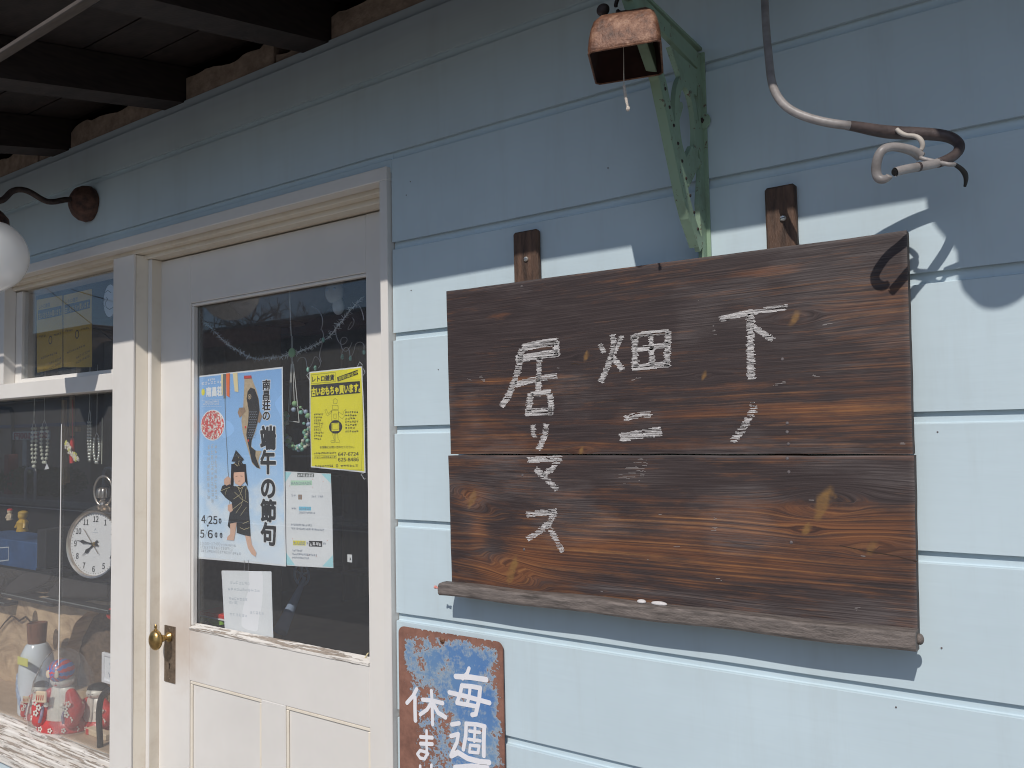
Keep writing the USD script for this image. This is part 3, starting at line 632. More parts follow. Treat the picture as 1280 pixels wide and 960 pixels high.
# 1 the big carp-streamer poster
A = Paper('event_poster', [(247.5, 470), (354, 458.5), (357.5, 708), (247, 698)], 'paper_white', 'large sky blue event poster with a carp streamer behind the door glass', seed=1)
A.layer('sky_print', A.poly.buffer(-.0045), 'poster_sky', 1)
f = pxz(240, 450, 6.854); g2 = pxz(240, 580, 6.854)
carp = Polygon([A.pt(*p) for p in f([(452, 150), (512, 148), (530, 200), (555, 260), (575, 340), (583, 420), (572, 520), (545, 620), (515, 690), (510, 740), (545, 775), (600, 780), (580, 830), (570, 870), (592, 935), (560, 925), (520, 890), (490, 800), (462, 700), (440, 620), (428, 520), (440, 420), (448, 300)])]).buffer(0)
A.layer('carp_body', carp, 'tan_ink', 2)
A.layer('carp_back', A.poly_px(f([(505, 235), (540, 250), (572, 330), (583, 430), (568, 530), (540, 620), (514, 690), (508, 745), (548, 776), (545, 820), (585, 930), (555, 920), (515, 870), (480, 700), (470, 640), (485, 540), (490, 440), (472, 330), (480, 270)])), 'ink', 3)
fins = ([A.poly_px(f([(455, 405), (410, 410), (398, 450), (415, 495), (440, 470), (465, 440)])), A.poly_px(f([(583, 430), (606, 480), (585, 540), (566, 530)]))])
for q_ in fins: A.layer('carp_fin', q_, 'brown_ink', 4)
eye = Point(A.pt(*f([(497, 315)])[0]))
A.layer('carp_eye', eye.buffer(.0075).difference(eye.buffer(.0055)).union(eye.buffer(.003)), 'tan_ink', 4)
A.layer('carp_mouth', A.poly_px(f([(452, 135), (512, 132), (514, 156), (450, 160)])), 'red_ink', 5)
for p in f([(466, 575), (488, 690)]): A.layer('red_spot', Point(A.pt(*p)).buffer(.0036), 'red_ink', 5)
rng = np.random.default_rng(4)
sc = []
for i in range(11):
    for j in range(4):
        cx_, cy_ = 500 + j * 17 + (i % 2) * 8 - i * 1.0, 440 + i * 22
        sc.append(LineString([A.pt(*p) for p in f([(cx_ - 6, cy_), (cx_, cy_ + 9), (cx_ + 6, cy_)])]).buffer(.0005))
A.layer('carp_scales', union_all(sc), 'grey_ink', 4)
A.layer('pole', A.line(f([(283, 120), (290, 400), (312, 958)]) + g2([(315, 80), (325, 340)]), .0022).union(A.poly_px(f([(272, 120), (296, 118), (295, 330), (276, 330)]))), 'graphite_ink', 3)
A.layer('streamer', A.poly_px(f([(298, 116), (330, 112), (328, 320), (303, 305)])), 'orange_ink', 4)
A.layer('streamer', A.poly_px(f([(355, 112), (395, 108), (403, 275), (372, 270)])), 'cream_ink', 4)
A.layer('streamer', A.poly_px(f([(255, 124), (272, 121), (272, 300), (262, 300)])), 'cream_ink', 4)
cw = A.pt(*f([(178, 558)])[0])
ell = affinity.scale(Point(cw).buffer(1, 24), (A.pt(*f([(284, 558)])[0])[0] - A.pt(*f([(70, 558)])[0])[0]) / 2, (A.pt(*f([(178, 428)])[0])[1] - A.pt(*f([(178, 692)])[0])[1]) / 2)
A.layer('photo_rim', ell, 'white_ink', 2); A.layer('round_photo', ell.buffer(-.003), 'photo_dots', 3)
A.layer('logo_disc', affinity.scale(Point(A.pt(*f([(96, 275)])[0])).buffer(1), .009, .0105), 'yellow_ink', 2)
A.layer('lettering', union_all([A.text('南昌荘', *f([(122, 305)])[0], *f([(268, 298)])[0], 12, 3), A.greek(7, *f([(82, 215)])[0], *f([(268, 198)])[0], 4, 0, 32), A.greek(4, *f([(135, 182)])[0], *f([(200, 176)])[0], 3.4, 0, 32),
    A.greek(11, *f([(108, 372)])[0], *f([(235, 362)])[0], 3.2, 0, 32), A.greek(16, *f([(94, 390)])[0], *f([(240, 384)])[0], 3.2, 0, 32), A.line(f([(82, 348), (258, 335)]), .0006), A.line(f([(82, 402), (258, 398)]), .0006)]), 'white_ink', 2)
small_v = [A.vgreek(11, *f([(210, 712)])[0], g2([(210, 300)])[0][1], 4, 0, 32), A.vgreek(11, *f([(180, 712)])[0], g2([(180, 330)])[0][1], 4, 0, 32), A.vgreek(9, *f([(148, 718)])[0], g2([(148, 300)])[0][1], 4, 0, 32)]
A.layer('small_print', union_all(small_v + [A.text('10:00~17:00', *g2([(70, 692)])[0], *g2([(240, 698)])[0], 5, 0, 32), A.greek(12, *g2([(245, 700)])[0], *g2([(380, 712)])[0], 3.5), A.greek(19, *g2([(70, 722)])[0], *g2([(350, 742)])[0], 4.5, 0, 32), A.greek(19, *g2([(74, 752)])[0], *g2([(420, 782)])[0], 4, 0, 32)]), 'soft_grey_ink', 2)
big = union_all([A.vtext('南昌荘の', *f([(640, 168)])[0], f([(640, 520)])[0][1], 10.5, 2)])
bigd = union_all([A.vtext('端午', *f([(655, 560)])[0], g2([(655, 85)])[0][1], 20, 4, 96), A.vtext('の節句', *g2([(655, 105)])[0], g2([(665, 695)])[0][1], 20, 4, 96)])
A.layer('title_halo', big.buffer(.0018).union(bigd.buffer(.0026)), 'white_ink', 2)
A.layer('title', big.union(bigd), 'ink', 3)
dates = [A.text('4', *g2([(80, 505)])[0], *g2([(118, 505)])[0], 13, 1), A.text('25', *g2([(140, 510)])[0], *g2([(218, 515)])[0], 13, 1), A.text('5', *g2([(70, 630)])[0], *g2([(106, 630)])[0], 13, 1), A.text('6', *g2([(136, 632)])[0], *g2([(178, 635)])[0], 13, 1),
         A.line(g2([(136, 450), (118, 512)]), .0008), A.line(g2([(132, 560), (112, 632)]), .0008), A.poly_px(g2([(126, 520), (146, 520), (136, 542)]))]
disc = union_all([affinity.scale(Point(A.pt(*p)).buffer(1), .0072, .0080) for p in g2([(241, 488), (207, 608), (249, 612)])])
marks = union_all([A.text('木', *g2([(226, 503)])[0], *g2([(256, 505)])[0], 4.6), A.text('月', *g2([(194, 622)])[0], *g2([(220, 624)])[0], 4.6), A.text('祝', *g2([(236, 628)])[0], *g2([(263, 630)])[0], 4.6)])
A.layer('dates', union_all(dates + [disc.difference(marks)]), 'ink', 2)
# the clay boy of the poster picture, printed flat
robe = A.poly_px(g2([(300, 165), (370, 190), (470, 185), (488, 240), (490, 400), (500, 520), (505, 620), (455, 612), (385, 590), (385, 500), (330, 555), (308, 530), (325, 420), (345, 330), (290, 290), (246, 235), (262, 190)]))
A.layer('boy_robe', robe, 'ink', 4)
A.layer('boy_skin', union_all([A.poly_px(g2([(365, 70), (458, 65), (460, 150), (420, 190), (375, 165), (362, 110)])), A.poly_px(g2([(280, 130), (310, 105), (338, 120), (335, 170), (300, 185), (280, 170)])), A.poly_px(g2([(310, 350), (345, 340), (352, 400), (330, 415), (310, 395)])),
    A.poly_px(g2([(330, 510), (385, 500), (372, 600), (362, 655), (300, 650), (305, 625), (330, 600)])), A.poly_px(g2([(458, 612), (505, 620), (515, 690), (552, 760), (545, 795), (510, 770), (482, 720)]))]), 'skin_ink', 5)
A.layer('boy_cap', union_all([A.poly_px(f([(344, 958), (345, 905), (380, 872), (345, 868), (382, 770), (450, 850), (430, 870), (465, 920), (468, 958)])), A.poly_px(g2([(342, 0), (466, 0), (470, 60), (485, 190), (462, 150), (455, 62), (365, 72), (360, 180), (340, 200)]))]), 'ink', 6)
stripes = [[(250, 230), (285, 215), (330, 200)], [(290, 260), (300, 220)], [(400, 200), (440, 290), (430, 350), (380, 420)], [(370, 240), (430, 300), (485, 330)], [(350, 390), (400, 350), (440, 320)], [(420, 440), (470, 370)], [(440, 200), (420, 260), (360, 300)], [(415, 545), (450, 560), (495, 545)], [(440, 510), (490, 490)], [(470, 200), (462, 300)], [(380, 185), (420, 210), (460, 185)]]
A.layer('robe_stripes', union_all([A.line(g2(s_), .0011) for s_ in stripes] + [A.line(f([(385, 800), (410, 850), (405, 905)]), .0016), A.line(f([(362, 880), (400, 910), (430, 890)]), .0013), A.line(f([(408, 840), (435, 850)]), .0013)]), 'cream_ink', 6)
A.layer('boy_face', union_all([A.line(g2([(382, 105), (396, 103)]), .0012), A.line(g2([(424, 102), (440, 104)]), .0012), A.line(g2([(404, 146), (420, 145)]), .001)]), 'ink', 6)

# 2 the yellow flyer on the door
Bp = Paper('yellow_flyer', [(387, 465), (453.5, 458), (457, 591), (388.5, 584)], 'paper_white', 'yellow flyer with a toy robot drawing on the door glass', seed=2, cat='flyer')
h = pxz(380, 440, 6.0)
Bp.layer('yellow_print', Bp.poly.buffer(-.0035), 'paper_yellow', 1)
Bp.layer('black_band', Bp.poly_px(h([(57, 248), (424, 218), (425, 308), (58, 338)])), 'ink', 2)
Bp.layer('headline', Bp.text('古いおもちゃ買います。', *h([(60, 325)])[0], *h([(428, 292)])[0], 10.8, 3), 'yellow_ink', 3)
def boxline(S, pts, w): return LineString([S.pt(*p) for p in pts + pts[:1]]).buffer(w / 2)
tag_ = Bp.poly_px(h([(252, 190), (408, 134), (412, 168), (258, 222)]))
lines_y = [Bp.text('レトロ雑貨', *h([(64, 222)])[0], *h([(232, 208)])[0], 7.6, 2), boxline(Bp, h([(56, 172), (238, 152), (240, 222), (58, 238)]), .0007), tag_.difference(Bp.text('買取強化中', *h([(262, 214)])[0], *h([(410, 162)])[0], 4.6, 1)),
    Bp.text('647-6724', *h([(258, 780)])[0], *h([(412, 776)])[0], 5.6, 1), Bp.text('625-8486', *h([(258, 820)])[0], *h([(412, 818)])[0], 5.6, 1),
    Bp.text('お気軽にお問い合わせください。', *h([(122, 722)])[0], *h([(378, 720)])[0], 3.4, 0, 40), Bp.greek(14, *h([(78, 766)])[0], *h([(245, 762)])[0], 2.6, 0, 32), boxline(Bp, h([(78, 778), (246, 774), (246, 798), (78, 802)]), .0004), Bp.greek(10, *h([(84, 797)])[0], *h([(240, 793)])[0], 2.4, 0, 32),
    Bp.greek(11, *h([(82, 865)])[0], *h([(222, 862)])[0], 3.2, 0, 32), Bp.greek(6, *h([(275, 862)])[0], *h([(408, 858)])[0], 2.8, 0, 32), Point(Bp.pt(*h([(250, 853)])[0])).buffer(.0042).difference(Point(Bp.pt(*h([(250, 853)])[0])).buffer(.0028)),
    Bp.line(h([(52, 890), (436, 884)]), .0005), Bp.line(h([(436, 884), (440, 330)]), .0005), Bp.line(h([(52, 890), (54, 340)]), .0005)]
for k in range(9): lines_y.append(Bp.greek(6 - k % 3, *h([(78, 474 + k * 23)])[0], *h([(150 - 9 * (k % 3), 474 + k * 23)])[0], 2.6, 0, 32))
for k in range(7): lines_y.append(Bp.greek(6 - k % 3, *h([(308, 458 + k * 24)])[0], *h([(408 - 12 * (k % 3), 458 + k * 24)])[0], 2.8, 1 if k in (1, 2) else 0, 32))
rb = [[(220, 362), (236, 348), (252, 362), (248, 386), (224, 386)], [(216, 400), (256, 400), (258, 430), (214, 430)], [(212, 436), (258, 436), (264, 512), (206, 512)]]
for r_ in rb: lines_y.append(boxline(Bp, h(r_), .0007))
for r_ in ([(226, 465), (246, 465), (246, 496), (226, 496)], [(216, 610), (232, 610), (230, 660), (204, 668), (206, 678), (234, 678)], [(240, 610), (256, 610), (258, 655), (270, 664), (270, 676), (240, 678)], [(206, 456), (178, 480), (160, 440), (170, 428), (184, 462), (208, 440)], [(262, 450), (292, 470), (302, 440), (316, 430), (306, 478), (288, 502), (262, 480)]): lines_y.append(boxline(Bp, h(r_), .0006))
wq = [Bp.pt(*q_) for q_ in h([(190, 562), (288, 562), (238, 512), (238, 612)])]
wheel = affinity.scale(Point(Bp.pt(*h([(239, 562)])[0])).buffer(1), (wq[1][0] - wq[0][0]) / 2, (wq[2][1] - wq[3][1]) / 2)
hole = Bp.poly_px(h([(210, 532), (266, 530), (266, 592), (210, 594)]))
lines_y += [wheel.difference(hole), boxline(Bp, h([(218, 540), (258, 538), (258, 582), (218, 584)]), .0006)]
Bp.layer('print', union_all([q for q in lines_y if not q.is_empty]), 'ink', 2)
for q in ([(400, 110), (418, 74), (440, 100)], [(445, 125), (458, 152), (444, 175)], [(44, 150), (20, 175), (45, 215)], [(455, 905), (428, 915), (452, 955), (462, 945)]):
    obj('tape_corner', tube([(*XZ(*p, YPAP - .001)[:1], YPAP - .001, XZ(*p, YPAP)[1]) for p in h(q)], .0006, 5), 'white_ink', Bp.root)

# 3 aqua handmade flyer
Cp = Paper('handmade_flyer', [(355, 589), (414.5, 592), (417, 710), (357.5, 707)], 'paper_white', 'white flyer with aqua corners lower right of the carp poster', seed=3, cat='flyer', y=YPAP + .004)
k3 = pxz(350, 580, 6.854)
tri = lambda *p: Cp.poly_px(k3(p))
for q_ in [tri((30, 68), (100, 72), (35, 170)), tri((360, 82), (442, 86), (442, 165)), tri((48, 750), (130, 868), (52, 862)), tri((455, 780), (458, 885), (365, 876))]: Cp.layer('aqua_corner', q_, 'aqua_ink', 1)
Cp.layer('mint_band', tri((92, 140), (280, 140), (280, 180), (90, 184)), 'mint_ink', 1)
Cp.layer('grey_band', tri((150, 76), (298, 80), (298, 112), (150, 112)), 'graphite_ink', 1)
Cp.layer('brown_block', tri((158, 262), (192, 262), (192, 304), (158, 304)), 'brown_ink', 1)
Cp.layer('cyan_band', tri((164, 364), (270, 366), (270, 398), (164, 398)), 'cyan_ink', 1)
Cp.layer('yellow_band', tri((114, 655), (222, 658), (222, 698), (114, 696)), 'yellow_ink', 1)
Cp.layer('dark_band', tri((250, 658), (364, 660), (364, 710), (250, 706)), 'ink', 1)
Cp.layer('lettering', union_all([Cp.greek(6, *k3([(154, 107)])[0], *k3([(294, 108)])[0], 4.2, 0, 40), Cp.greek(4, *k3([(256, 698)])[0], *k3([(358, 702)])[0], 5.6, 1, 40)]), 'white_ink', 2)
Cp.layer('lettering', union_all([Cp.text('HANDMADE', *k3([(96, 178)])[0], *k3([(275, 178)])[0], 5.2, 0, 40), Cp.greek(2, *k3([(92, 280)])[0], *k3([(142, 282)])[0], 3, 0, 32), Cp.greek(2, *k3([(162, 294)])[0], *k3([(190, 294)])[0], 4, 0, 32), Cp.greek(3, *k3([(275, 285)])[0], *k3([(312, 285)])[0], 3, 0, 32), Cp.greek(3, *k3([(334, 288)])[0], *k3([(374, 288)])[0], 3, 0, 32),
    Cp.greek(2, *k3([(96, 386)])[0], *k3([(142, 388)])[0], 3, 0, 32), Cp.greek(6, *k3([(168, 394)])[0], *k3([(268, 394)])[0], 4, 0, 32), Cp.greek(12, *k3([(165, 424)])[0], *k3([(305, 428)])[0], 3, 0, 32),
    Cp.greek(14, *k3([(98, 528)])[0], *k3([(276, 534)])[0], 3, 0, 32), Cp.greek(22, *k3([(98, 560)])[0], *k3([(380, 574)])[0], 3, 0, 32), Cp.text('たんぽぽ', *k3([(118, 690)])[0], *k3([(218, 692)])[0], 5, 1, 40), Cp.greek(1, *k3([(230, 690)])[0], *k3([(246, 692)])[0], 4, 0, 32), Cp.greek(2, *k3([(372, 690)])[0], *k3([(398, 692)])[0], 4, 0, 32),
    Cp.greek(7, *k3([(106, 748)])[0], *k3([(196, 752)])[0], 3, 0, 32), Cp.greek(15, *k3([(106, 778)])[0], *k3([(322, 790)])[0], 3, 0, 32), Cp.greek(16, *k3([(106, 808)])[0], *k3([(252, 816)])[0], 3, 0, 32)]), 'grey_ink', 2)
Cp.layer('specks', union_all([Point(Cp.pt(*p)).buffer(.0011) for p in k3([(82, 188), (288, 130), (288, 198), (378, 150), (110, 640), (408, 655), (246, 780), (318, 788)])]), 'orange_ink', 2)

# 4 plain white notice
Dp = Paper('white_notice', [(277, 713), (340, 714), (342, 799), (282, 789)], 'paper_white', 'small blank looking white notice with faint writing low on the door glass', seed=4, cat='notice', corner=.004)
f4 = pxz(220, 580, 3.692)
Dp.layer('faint_writing', union_all([Dp.greek(7, *f4([(250, 552)])[0], *f4([(345, 558)])[0], 4, 0, 32), Dp.greek(11, *f4([(240, 582)])[0], *f4([(392, 590)])[0], 4, 0, 32), Dp.greek(7, *f4([(245, 625)])[0], *f4([(335, 632)])[0], 4, 0, 32), Dp.greek(2, *f4([(245, 642)])[0], *f4([(290, 646)])[0], 4, 0, 32), Dp.greek(6, *f4([(250, 698)])[0], *f4([(335, 706)])[0], 4, 0, 32), Dp.greek(5, *f4([(345, 690)])[0], *f4([(410, 694)])[0], 4, 0, 32)]), 'soft_grey_ink', 1)
clip = P(307, 707, YPAP)
tag(obj('clear_clip', join([tube([P(305, 700, YPAP - .001), P(306, 716, YPAP - .001)], .0006, 5), tube([P(310, 700, YPAP - .001), P(311, 714, YPAP - .001)], .0006, 5)]), 'wire'), 'thin wire clip between carp poster and white notice', 'clip')
# ---------------------------------------------------------------- things inside, behind the door glass
YI = YG + .06
def ipath(pts, y): return [P(a, b, y) for a, b in pts]
tl = thing('tinsel_garland', 'silver tinsel garland swagged across the top of the door glass', 'garland')
def swag(pts, n): 
    p = np.array(ipath(pts, YI)); t = np.r_[0, np.cumsum(np.linalg.norm(np.diff(p, axis=0), axis=1))]
    from scipy.interpolate import PchipInterpolator
    return PchipInterpolator(t, p)(np.linspace(0, t[-1], n))
gp = swag([(243, 388), (262, 408), (279, 425), (300, 440), (325, 449), (350, 446), (368, 441), (390, 433), (410, 422), (425, 404), (438, 388), (452, 372)], 260)
rng = np.random.default_rng(7)
obj('core', tube(gp[::4], .0008, 5), 'tinsel', tl)
V, F = [], []
for p in gp:
    for _ in range(3):
        d = rng.normal(size=3); d /= np.linalg.norm(d); e = np.cross(d, rng.normal(size=3)); e /= np.linalg.norm(e)
        Ln = rng.uniform(.006, .015); w_ = .0009; k = len(V)
        V += [p - e * w_, p + e * w_, p + d * Ln + e * w_ * .4, p + d * Ln - e * w_ * .4]; F += [(k, k + 1, k + 2), (k, k + 2, k + 3)]
obj('tinsel_strands', trimesh.Trimesh(V, F, process=False), 'tinsel', tl, kind='stuff')
# paper lantern whose lower half shows behind the top of the glass
yl = .55; lc = P(350, 345, yl)
lan = thing('paper_lantern', 'large beige paper lamp shade hanging inside above the tinsel', 'lantern')
r = .23
obj('shade', lathe([(.05, -.80 * r), (.30 * r + .02, -.78 * r)] + [(r * math.cos(a) * 1.0, r * .8 * math.sin(a)) for a in np.linspace(-1.2, 1.2, 22)], lc, n=40), 'lantern_paper', lan, smooth=40)
obj('cord', tube([lc + [0, 0, r * .7], lc + [0, 0, .6]], .003, 6), 'black', lan)
ct = thing('cat_plush', 'pale cat shaped plush ornament hanging at the upper right of the door glass', 'ornament')
cc = P(418, 365, YI + .05)
obj('head', ball(cc, (.036, .016, .034), 3), 'plush_white', ct, smooth=True)
for s_ in (-1, 1): obj('ear', hull([cc + [s_ * .012, 0, .026], cc + [s_ * .034, 0, .016], cc + [s_ * .031, .004, .044], cc + [s_ * .02, -.008, .022]]), 'plush_white', ct)
for s_ in (-1, 1): obj('eye', ball(cc + [s_ * .014, -.0135, .006], (.006, .003, .005), 2), 'porcelain_blue', ct, smooth=True)
obj('body', ball(cc + [.012, .004, -.042], (.022, .012, .026), 2), 'plush_white', ct, smooth=True)
obj('string', tube([cc + [0, 0, .03], cc + [0, 0, .2]], .0008, 5), 'cord_white', ct)
# swirl of wire with glass drops
wm = thing('wire_mobile', 'swirling wire mobile with small glass drops in the upper door glass', 'mobile')
ym = YI - .02
for pts in ([(390, 383), (398, 388), (403, 398), (401, 412)], [(440, 397), (442, 405), (436, 412), (440, 402)], [(420, 412), (424, 428), (430, 430), (434, 424), (428, 422), (426, 430), (440, 428)], [(426, 448), (428, 440), (433, 434), (437, 440), (438, 446), (442, 440), (445, 430), (452, 428), (455, 436)], [(372, 452), (376, 447), (382, 449), (385, 460), (390, 455), (394, 446), (398, 448), (398, 460)], [(446, 378), (452, 388), (455, 400)], [(402, 412), (404, 425), (400, 440), (402, 452)]):
    obj('wire', tube(ipath(pts, ym), .0011, 6, dense=30), 'wire', wm)
for q in [(404, 425), (428, 446), (438, 448), (455, 440), (385, 462), (394, 460)]:
    obj('glass_drop', ball(P(*q, ym), (.005, .004, .008), 1), 'glass_bead', wm, smooth=True)
# beaded wreath hanging on strings from a green disc
wr = thing('bead_wreath', 'green glass bead wreath on white strings between the two posters', 'wreath')
yw = YI - .01
obj('green_disc', lathe([(0, -.002), (.0135, -.002), (.0135, .002), (0, .002)], P(365, 441, yw), (0, 1, 0), 20), 'green_disc', wr)
for a, b in (((365, 452), (363, 506)), ((366, 452), (368, 505)), ((367, 455), (374, 528)), ((364, 455), (360, 526)), ((360, 526), (374, 528)), ((365, 420), (365, 452)), ((361, 345), (364, 420))):
    obj('string', tube([P(*a, yw), P(*b, yw)], .0012, 5), 'cord_white', wr)
ring = [P(371 + 15 * math.cos(t), 535 + 27 * math.sin(t), yw) for t in np.linspace(0, 2 * np.pi, 40, endpoint=False)]
obj('ring', tube(ring, .0018, 6, closed=True), 'wire', wr)
rng = np.random.default_rng(3)
for k in range(70):
    t = rng.uniform(-.6, 3.9) if k < 54 else rng.uniform(0, 6.28)
    p = P(371 + (15 + rng.normal() * 2.0) * math.cos(t), 535 + (26 + rng.normal() * 2.5) * math.sin(t), yw) + [0, rng.normal() * .004, 0]
    obj('bead', ball(p, rng.uniform(.0045, .0085), 1), ['glass_bead', 'bead_olive', 'glass_bead', 'porcelain_blue', 'green_disc'][k % 5], wr, smooth=True)
# low left: toy box of red and lime
tb = thing('toy_tray', 'red and lime green plastic toy just inside at the lower left of the door glass', 'toy')
yt = YG + .09
a0, a1 = P(249, 764, yt), P(286, 771, yt)
obj('red_lid', bx(a0[0], a1[0], yt, yt + .08, a0[2] - .012, a0[2] + .001, .003), 'red_plastic', tb)
obj('white_edge', bx(a0[0], a1[0], yt - .002, yt + .08, a0[2] - .0165, a0[2] - .0125, .001), 'white_ink', tb)
pl = [P(*q, yt) for q in [(249, 769), (262, 771), (276, 775), (277, 781), (266, 783), (258, 776), (249, 780)]]
obj('lime_arm', xzplate(Polygon([(p[0], p[2]) for p in pl]).buffer(0), yt + .004, .02), 'lime_plastic', tb)
obj('black_base', bx(a0[0], a1[0], yt + .012, yt + .09, a0[2] - .075, a0[2] - .017, .004), 'box_black', tb)
cone = thing('paper_cone', 'pale blue paper cone leaning in the dark behind the white notice', 'cone')
q0, q1 = P(350, 790, YI + .06), P(381, 722, YI + .18)
obj('cone', lathe([(.022, 0), (.006, np.linalg.norm(q1 - q0))], q0, q1 - q0, 20), 'blue_paper', cone, smooth=True)
fan = thing('spoked_disc', 'dim grey spoked disc in the dark below the aqua flyer', 'disc')
fc = P(377, 718, YI + .19)
obj('rim', tube([fc + [.034 * math.cos(t), 0, .034 * math.sin(t)] for t in np.linspace(0, 2 * np.pi, 28, endpoint=False)], .004, 6, closed=True), 'blue_paper', fan)
for k in range(5):
    t = k * 2 * np.pi / 5 + .3; obj('spoke', tube([fc, fc + [.033 * math.cos(t), 0, .033 * math.sin(t)]], .0035, 6), 'blue_paper', fan)
tg = P(437, 698, YI)
tgr = thing('small_tag', 'tiny white tag with a black mark in the dark right of the flyers', 'tag')
obj('card', bx(tg[0] - .009, tg[0] + .009, YI, YI + .001, tg[2] - .0105, tg[2] + .0105, .0003), 'paper_white', tgr)
obj('mark', xzplate(Polygon([(tg[0] + .001, tg[2] - .006), (tg[0] + .006, tg[2] - .002), (tg[0] + .002, tg[2] + .004)]), YI - .0006, .0003), 'ink', tgr)
tag(obj('dry_twig', tube([P(454, 824, YG - .003), P(456.5, 822, YG - .007), P(459, 818, YG - .008), P(460.5, 816, YG - .006)], [.0012, .0016, .002, .001], 7), 'cream_ink'), 'short pale twig in the lower right corner of the door glass', 'twig')

# ---------------------------------------------------------------- shop window left of the post
YW = .075
win = thing('shop_window', 'white framed shop window with transom light and weathered sill', 'window')
zb1 = (P(137, 465, YP)[2] + P(0, 482, YP)[2]) / 2; zb0 = (P(137, 486, YP)[2] + P(0, 500, YP)[2]) / 2
mxl = P(3.7, 440, YP)[0]; mxr = P(20, 440, .065)[0]
obj('transom_bar', bx(XL, xp0 - .001, YP + .001, .09, zb0, zb1), 'white_paint', win)
obj('mullion', bx(mxl - .07, mxl, YP + .0018, .0645, zb1 + .0005, zm1 - .001), 'white_paint', win)
obj('frame_bead', bx(mxr - .11, P(27, 440, .066)[0], .0650, .09, zb1 + .0005, zm2 - .004), 'white_paint', win)
zl = P(28, 474, .066)[2]
obj('frame_bead', bx(P(27, 440, .066)[0] + .0005, xp0 - .0012, .0655, .09, zb1 + .0005, (zl + P(125, 463, .066)[2]) / 2), 'white_paint', win)
zs1 = (P(0, 897, .068)[2] + P(141, 945, .068)[2]) / 2        # top of the sill = floor of the display
for (ya, yb, za, zb_, m) in ((.052, .090, zs1 - .035, zs1 - .002, 'peeling_paint'), (.028, .0515, zs1 - .050, zs1 - .015, 'peeling_paint'), (.000, .0275, zs1 - .078, zs1 - .037, 'peeling_paint'), (-.028, -.0005, zs1 - .100, zs1 - .064, 'peeling_paint')):
    m_ = bx(XL, xp0 - .0015, ya, yb, za, zb_, .005).subdivide_to_size(.06)
    obj('sill', rough(m_, .004, 60, int(ya * 1000) + 50), m, win)
sp = P(76, 650, YW)[0]
obj('glass', bx(XL, sp - .0005, YW, YW + .003, zs1 - .004, zb0 - .0005, .0003), 'window_glass', win)
obj('glass', bx(sp + .0005, xp0 + .004, YW, YW + .003, zs1 - .004, zb0 - .0005, .0003), 'window_glass', win)
obj('glass_edge_strip', bx(sp - .0022, sp + .0022, YW - .0025, YW - .0005, P(76, 832, YW)[2], P(76, 530, YW)[2], .0006), 'cord_white', win)
obj('glass', bx(mxr - .05, xp0 - .002, YW, YW + .003, zb1 + .001, zm2 - .003, .0003), 'window_glass', win)
obj('inner_frame', bx(P(26, 440, .09)[0] - .03, P(31, 440, .09)[0], .0905, .13, zb1, zm2 - .003), 'cream_paint', win)
# transom: two yellow sheets side by side, one piece; a white square sticker and a round sticker
E1 = Paper('faded_flyer', [(46, 375), (78, 369), (78, 459), (46, 466)], 'paper_dim_yellow', 'left faded yellow flyer in the transom light over the display window', y=YW + .008, seed=5, cat='flyer')
E2 = Paper('faded_flyer', [(79.5, 369), (115, 361), (115, 459), (79.5, 459)], 'paper_dim_yellow', 'right faded yellow flyer in the transom light, nearest the door post', y=YW + .009, seed=6, cat='flyer')
for S, q in ((E1, [(48, 388), (77, 382), (77, 394), (48, 400)]), (E2, [(81, 381), (113, 374), (113, 385), (81, 393)])):
    x0, x1 = q[0][0], q[1][0]; ym_ = q[0][1]
    S.layer('band', S.poly_px(q).difference(S.text('古いおもちゃ買います。', q[3][0] + .5, q[3][1] - 2, q[2][0] - .5, q[2][1] - 2, 8, 1, 48)), 'ink', 1)
    dx = (x1 - x0) / 30.; cx_ = (x0 + x1) / 2
    cy_ = 425 if S is E1 else 418
    S.layer('print', union_all([S.text('レトロ雑貨', x0 + 1, ym_ - 1.5, x0 + 15 * dx, ym_ - 5, 6, 0, 48), affinity.scale(Point(S.pt(cx_, cy_)).buffer(1), .014, .016).difference(affinity.scale(Point(S.pt(cx_, cy_)).buffer(1), .0095, .0115)),
        S.text('647-6724', x0 + 14 * dx, q[3][1] + 56, x1 - 1, q[2][1] + 55, 4, 0, 48), S.text('625-8486', x0 + 14 * dx, q[3][1] + 62, x1 - 1, q[2][1] + 61, 4, 0, 48), S.greek(9, x0 + 3 * dx, q[3][1] + 49, x1 - 6 * dx, q[2][1] + 48, 3), S.greek(5, x0 + 1 * dx, q[3][1] + 22, x0 + 10 * dx, q[3][1] + 21, 3), S.greek(5, x0 + 19 * dx, q[3][1] + 20, x1 - 1 * dx, q[3][1] + 18, 3)]), 'ink', 1)
st = thing('round_sticker', 'round white sticker with a black curly face drawing beside the post in the transom', 'sticker')
ys = YW + .007; sc_ = P(137.5, 376, ys)
disc = affinity.scale(Point(sc_[0], sc_[2]).buffer(1, 24), .042, .058)
obj('disc', xzplate(disc, ys, .0004), 'sticker_face', st)
def sk(pts, w): return LineString([XZ(*p, ys) for p in pts]).buffer(w / 2)
obj('drawing', xzplate(union_all([disc.difference(disc.buffer(-.002)), sk([(129, 372), (131, 366), (135, 363), (139, 366)], .0022), sk([(131, 374), (133, 384), (137, 387), (142, 384)], .0022), sk([(133, 372), (135, 374), (133, 377)], .002), sk([(130, 376), (128, 380), (131, 383)], .002)]), ys - .0008, .0003), 'ink', st)

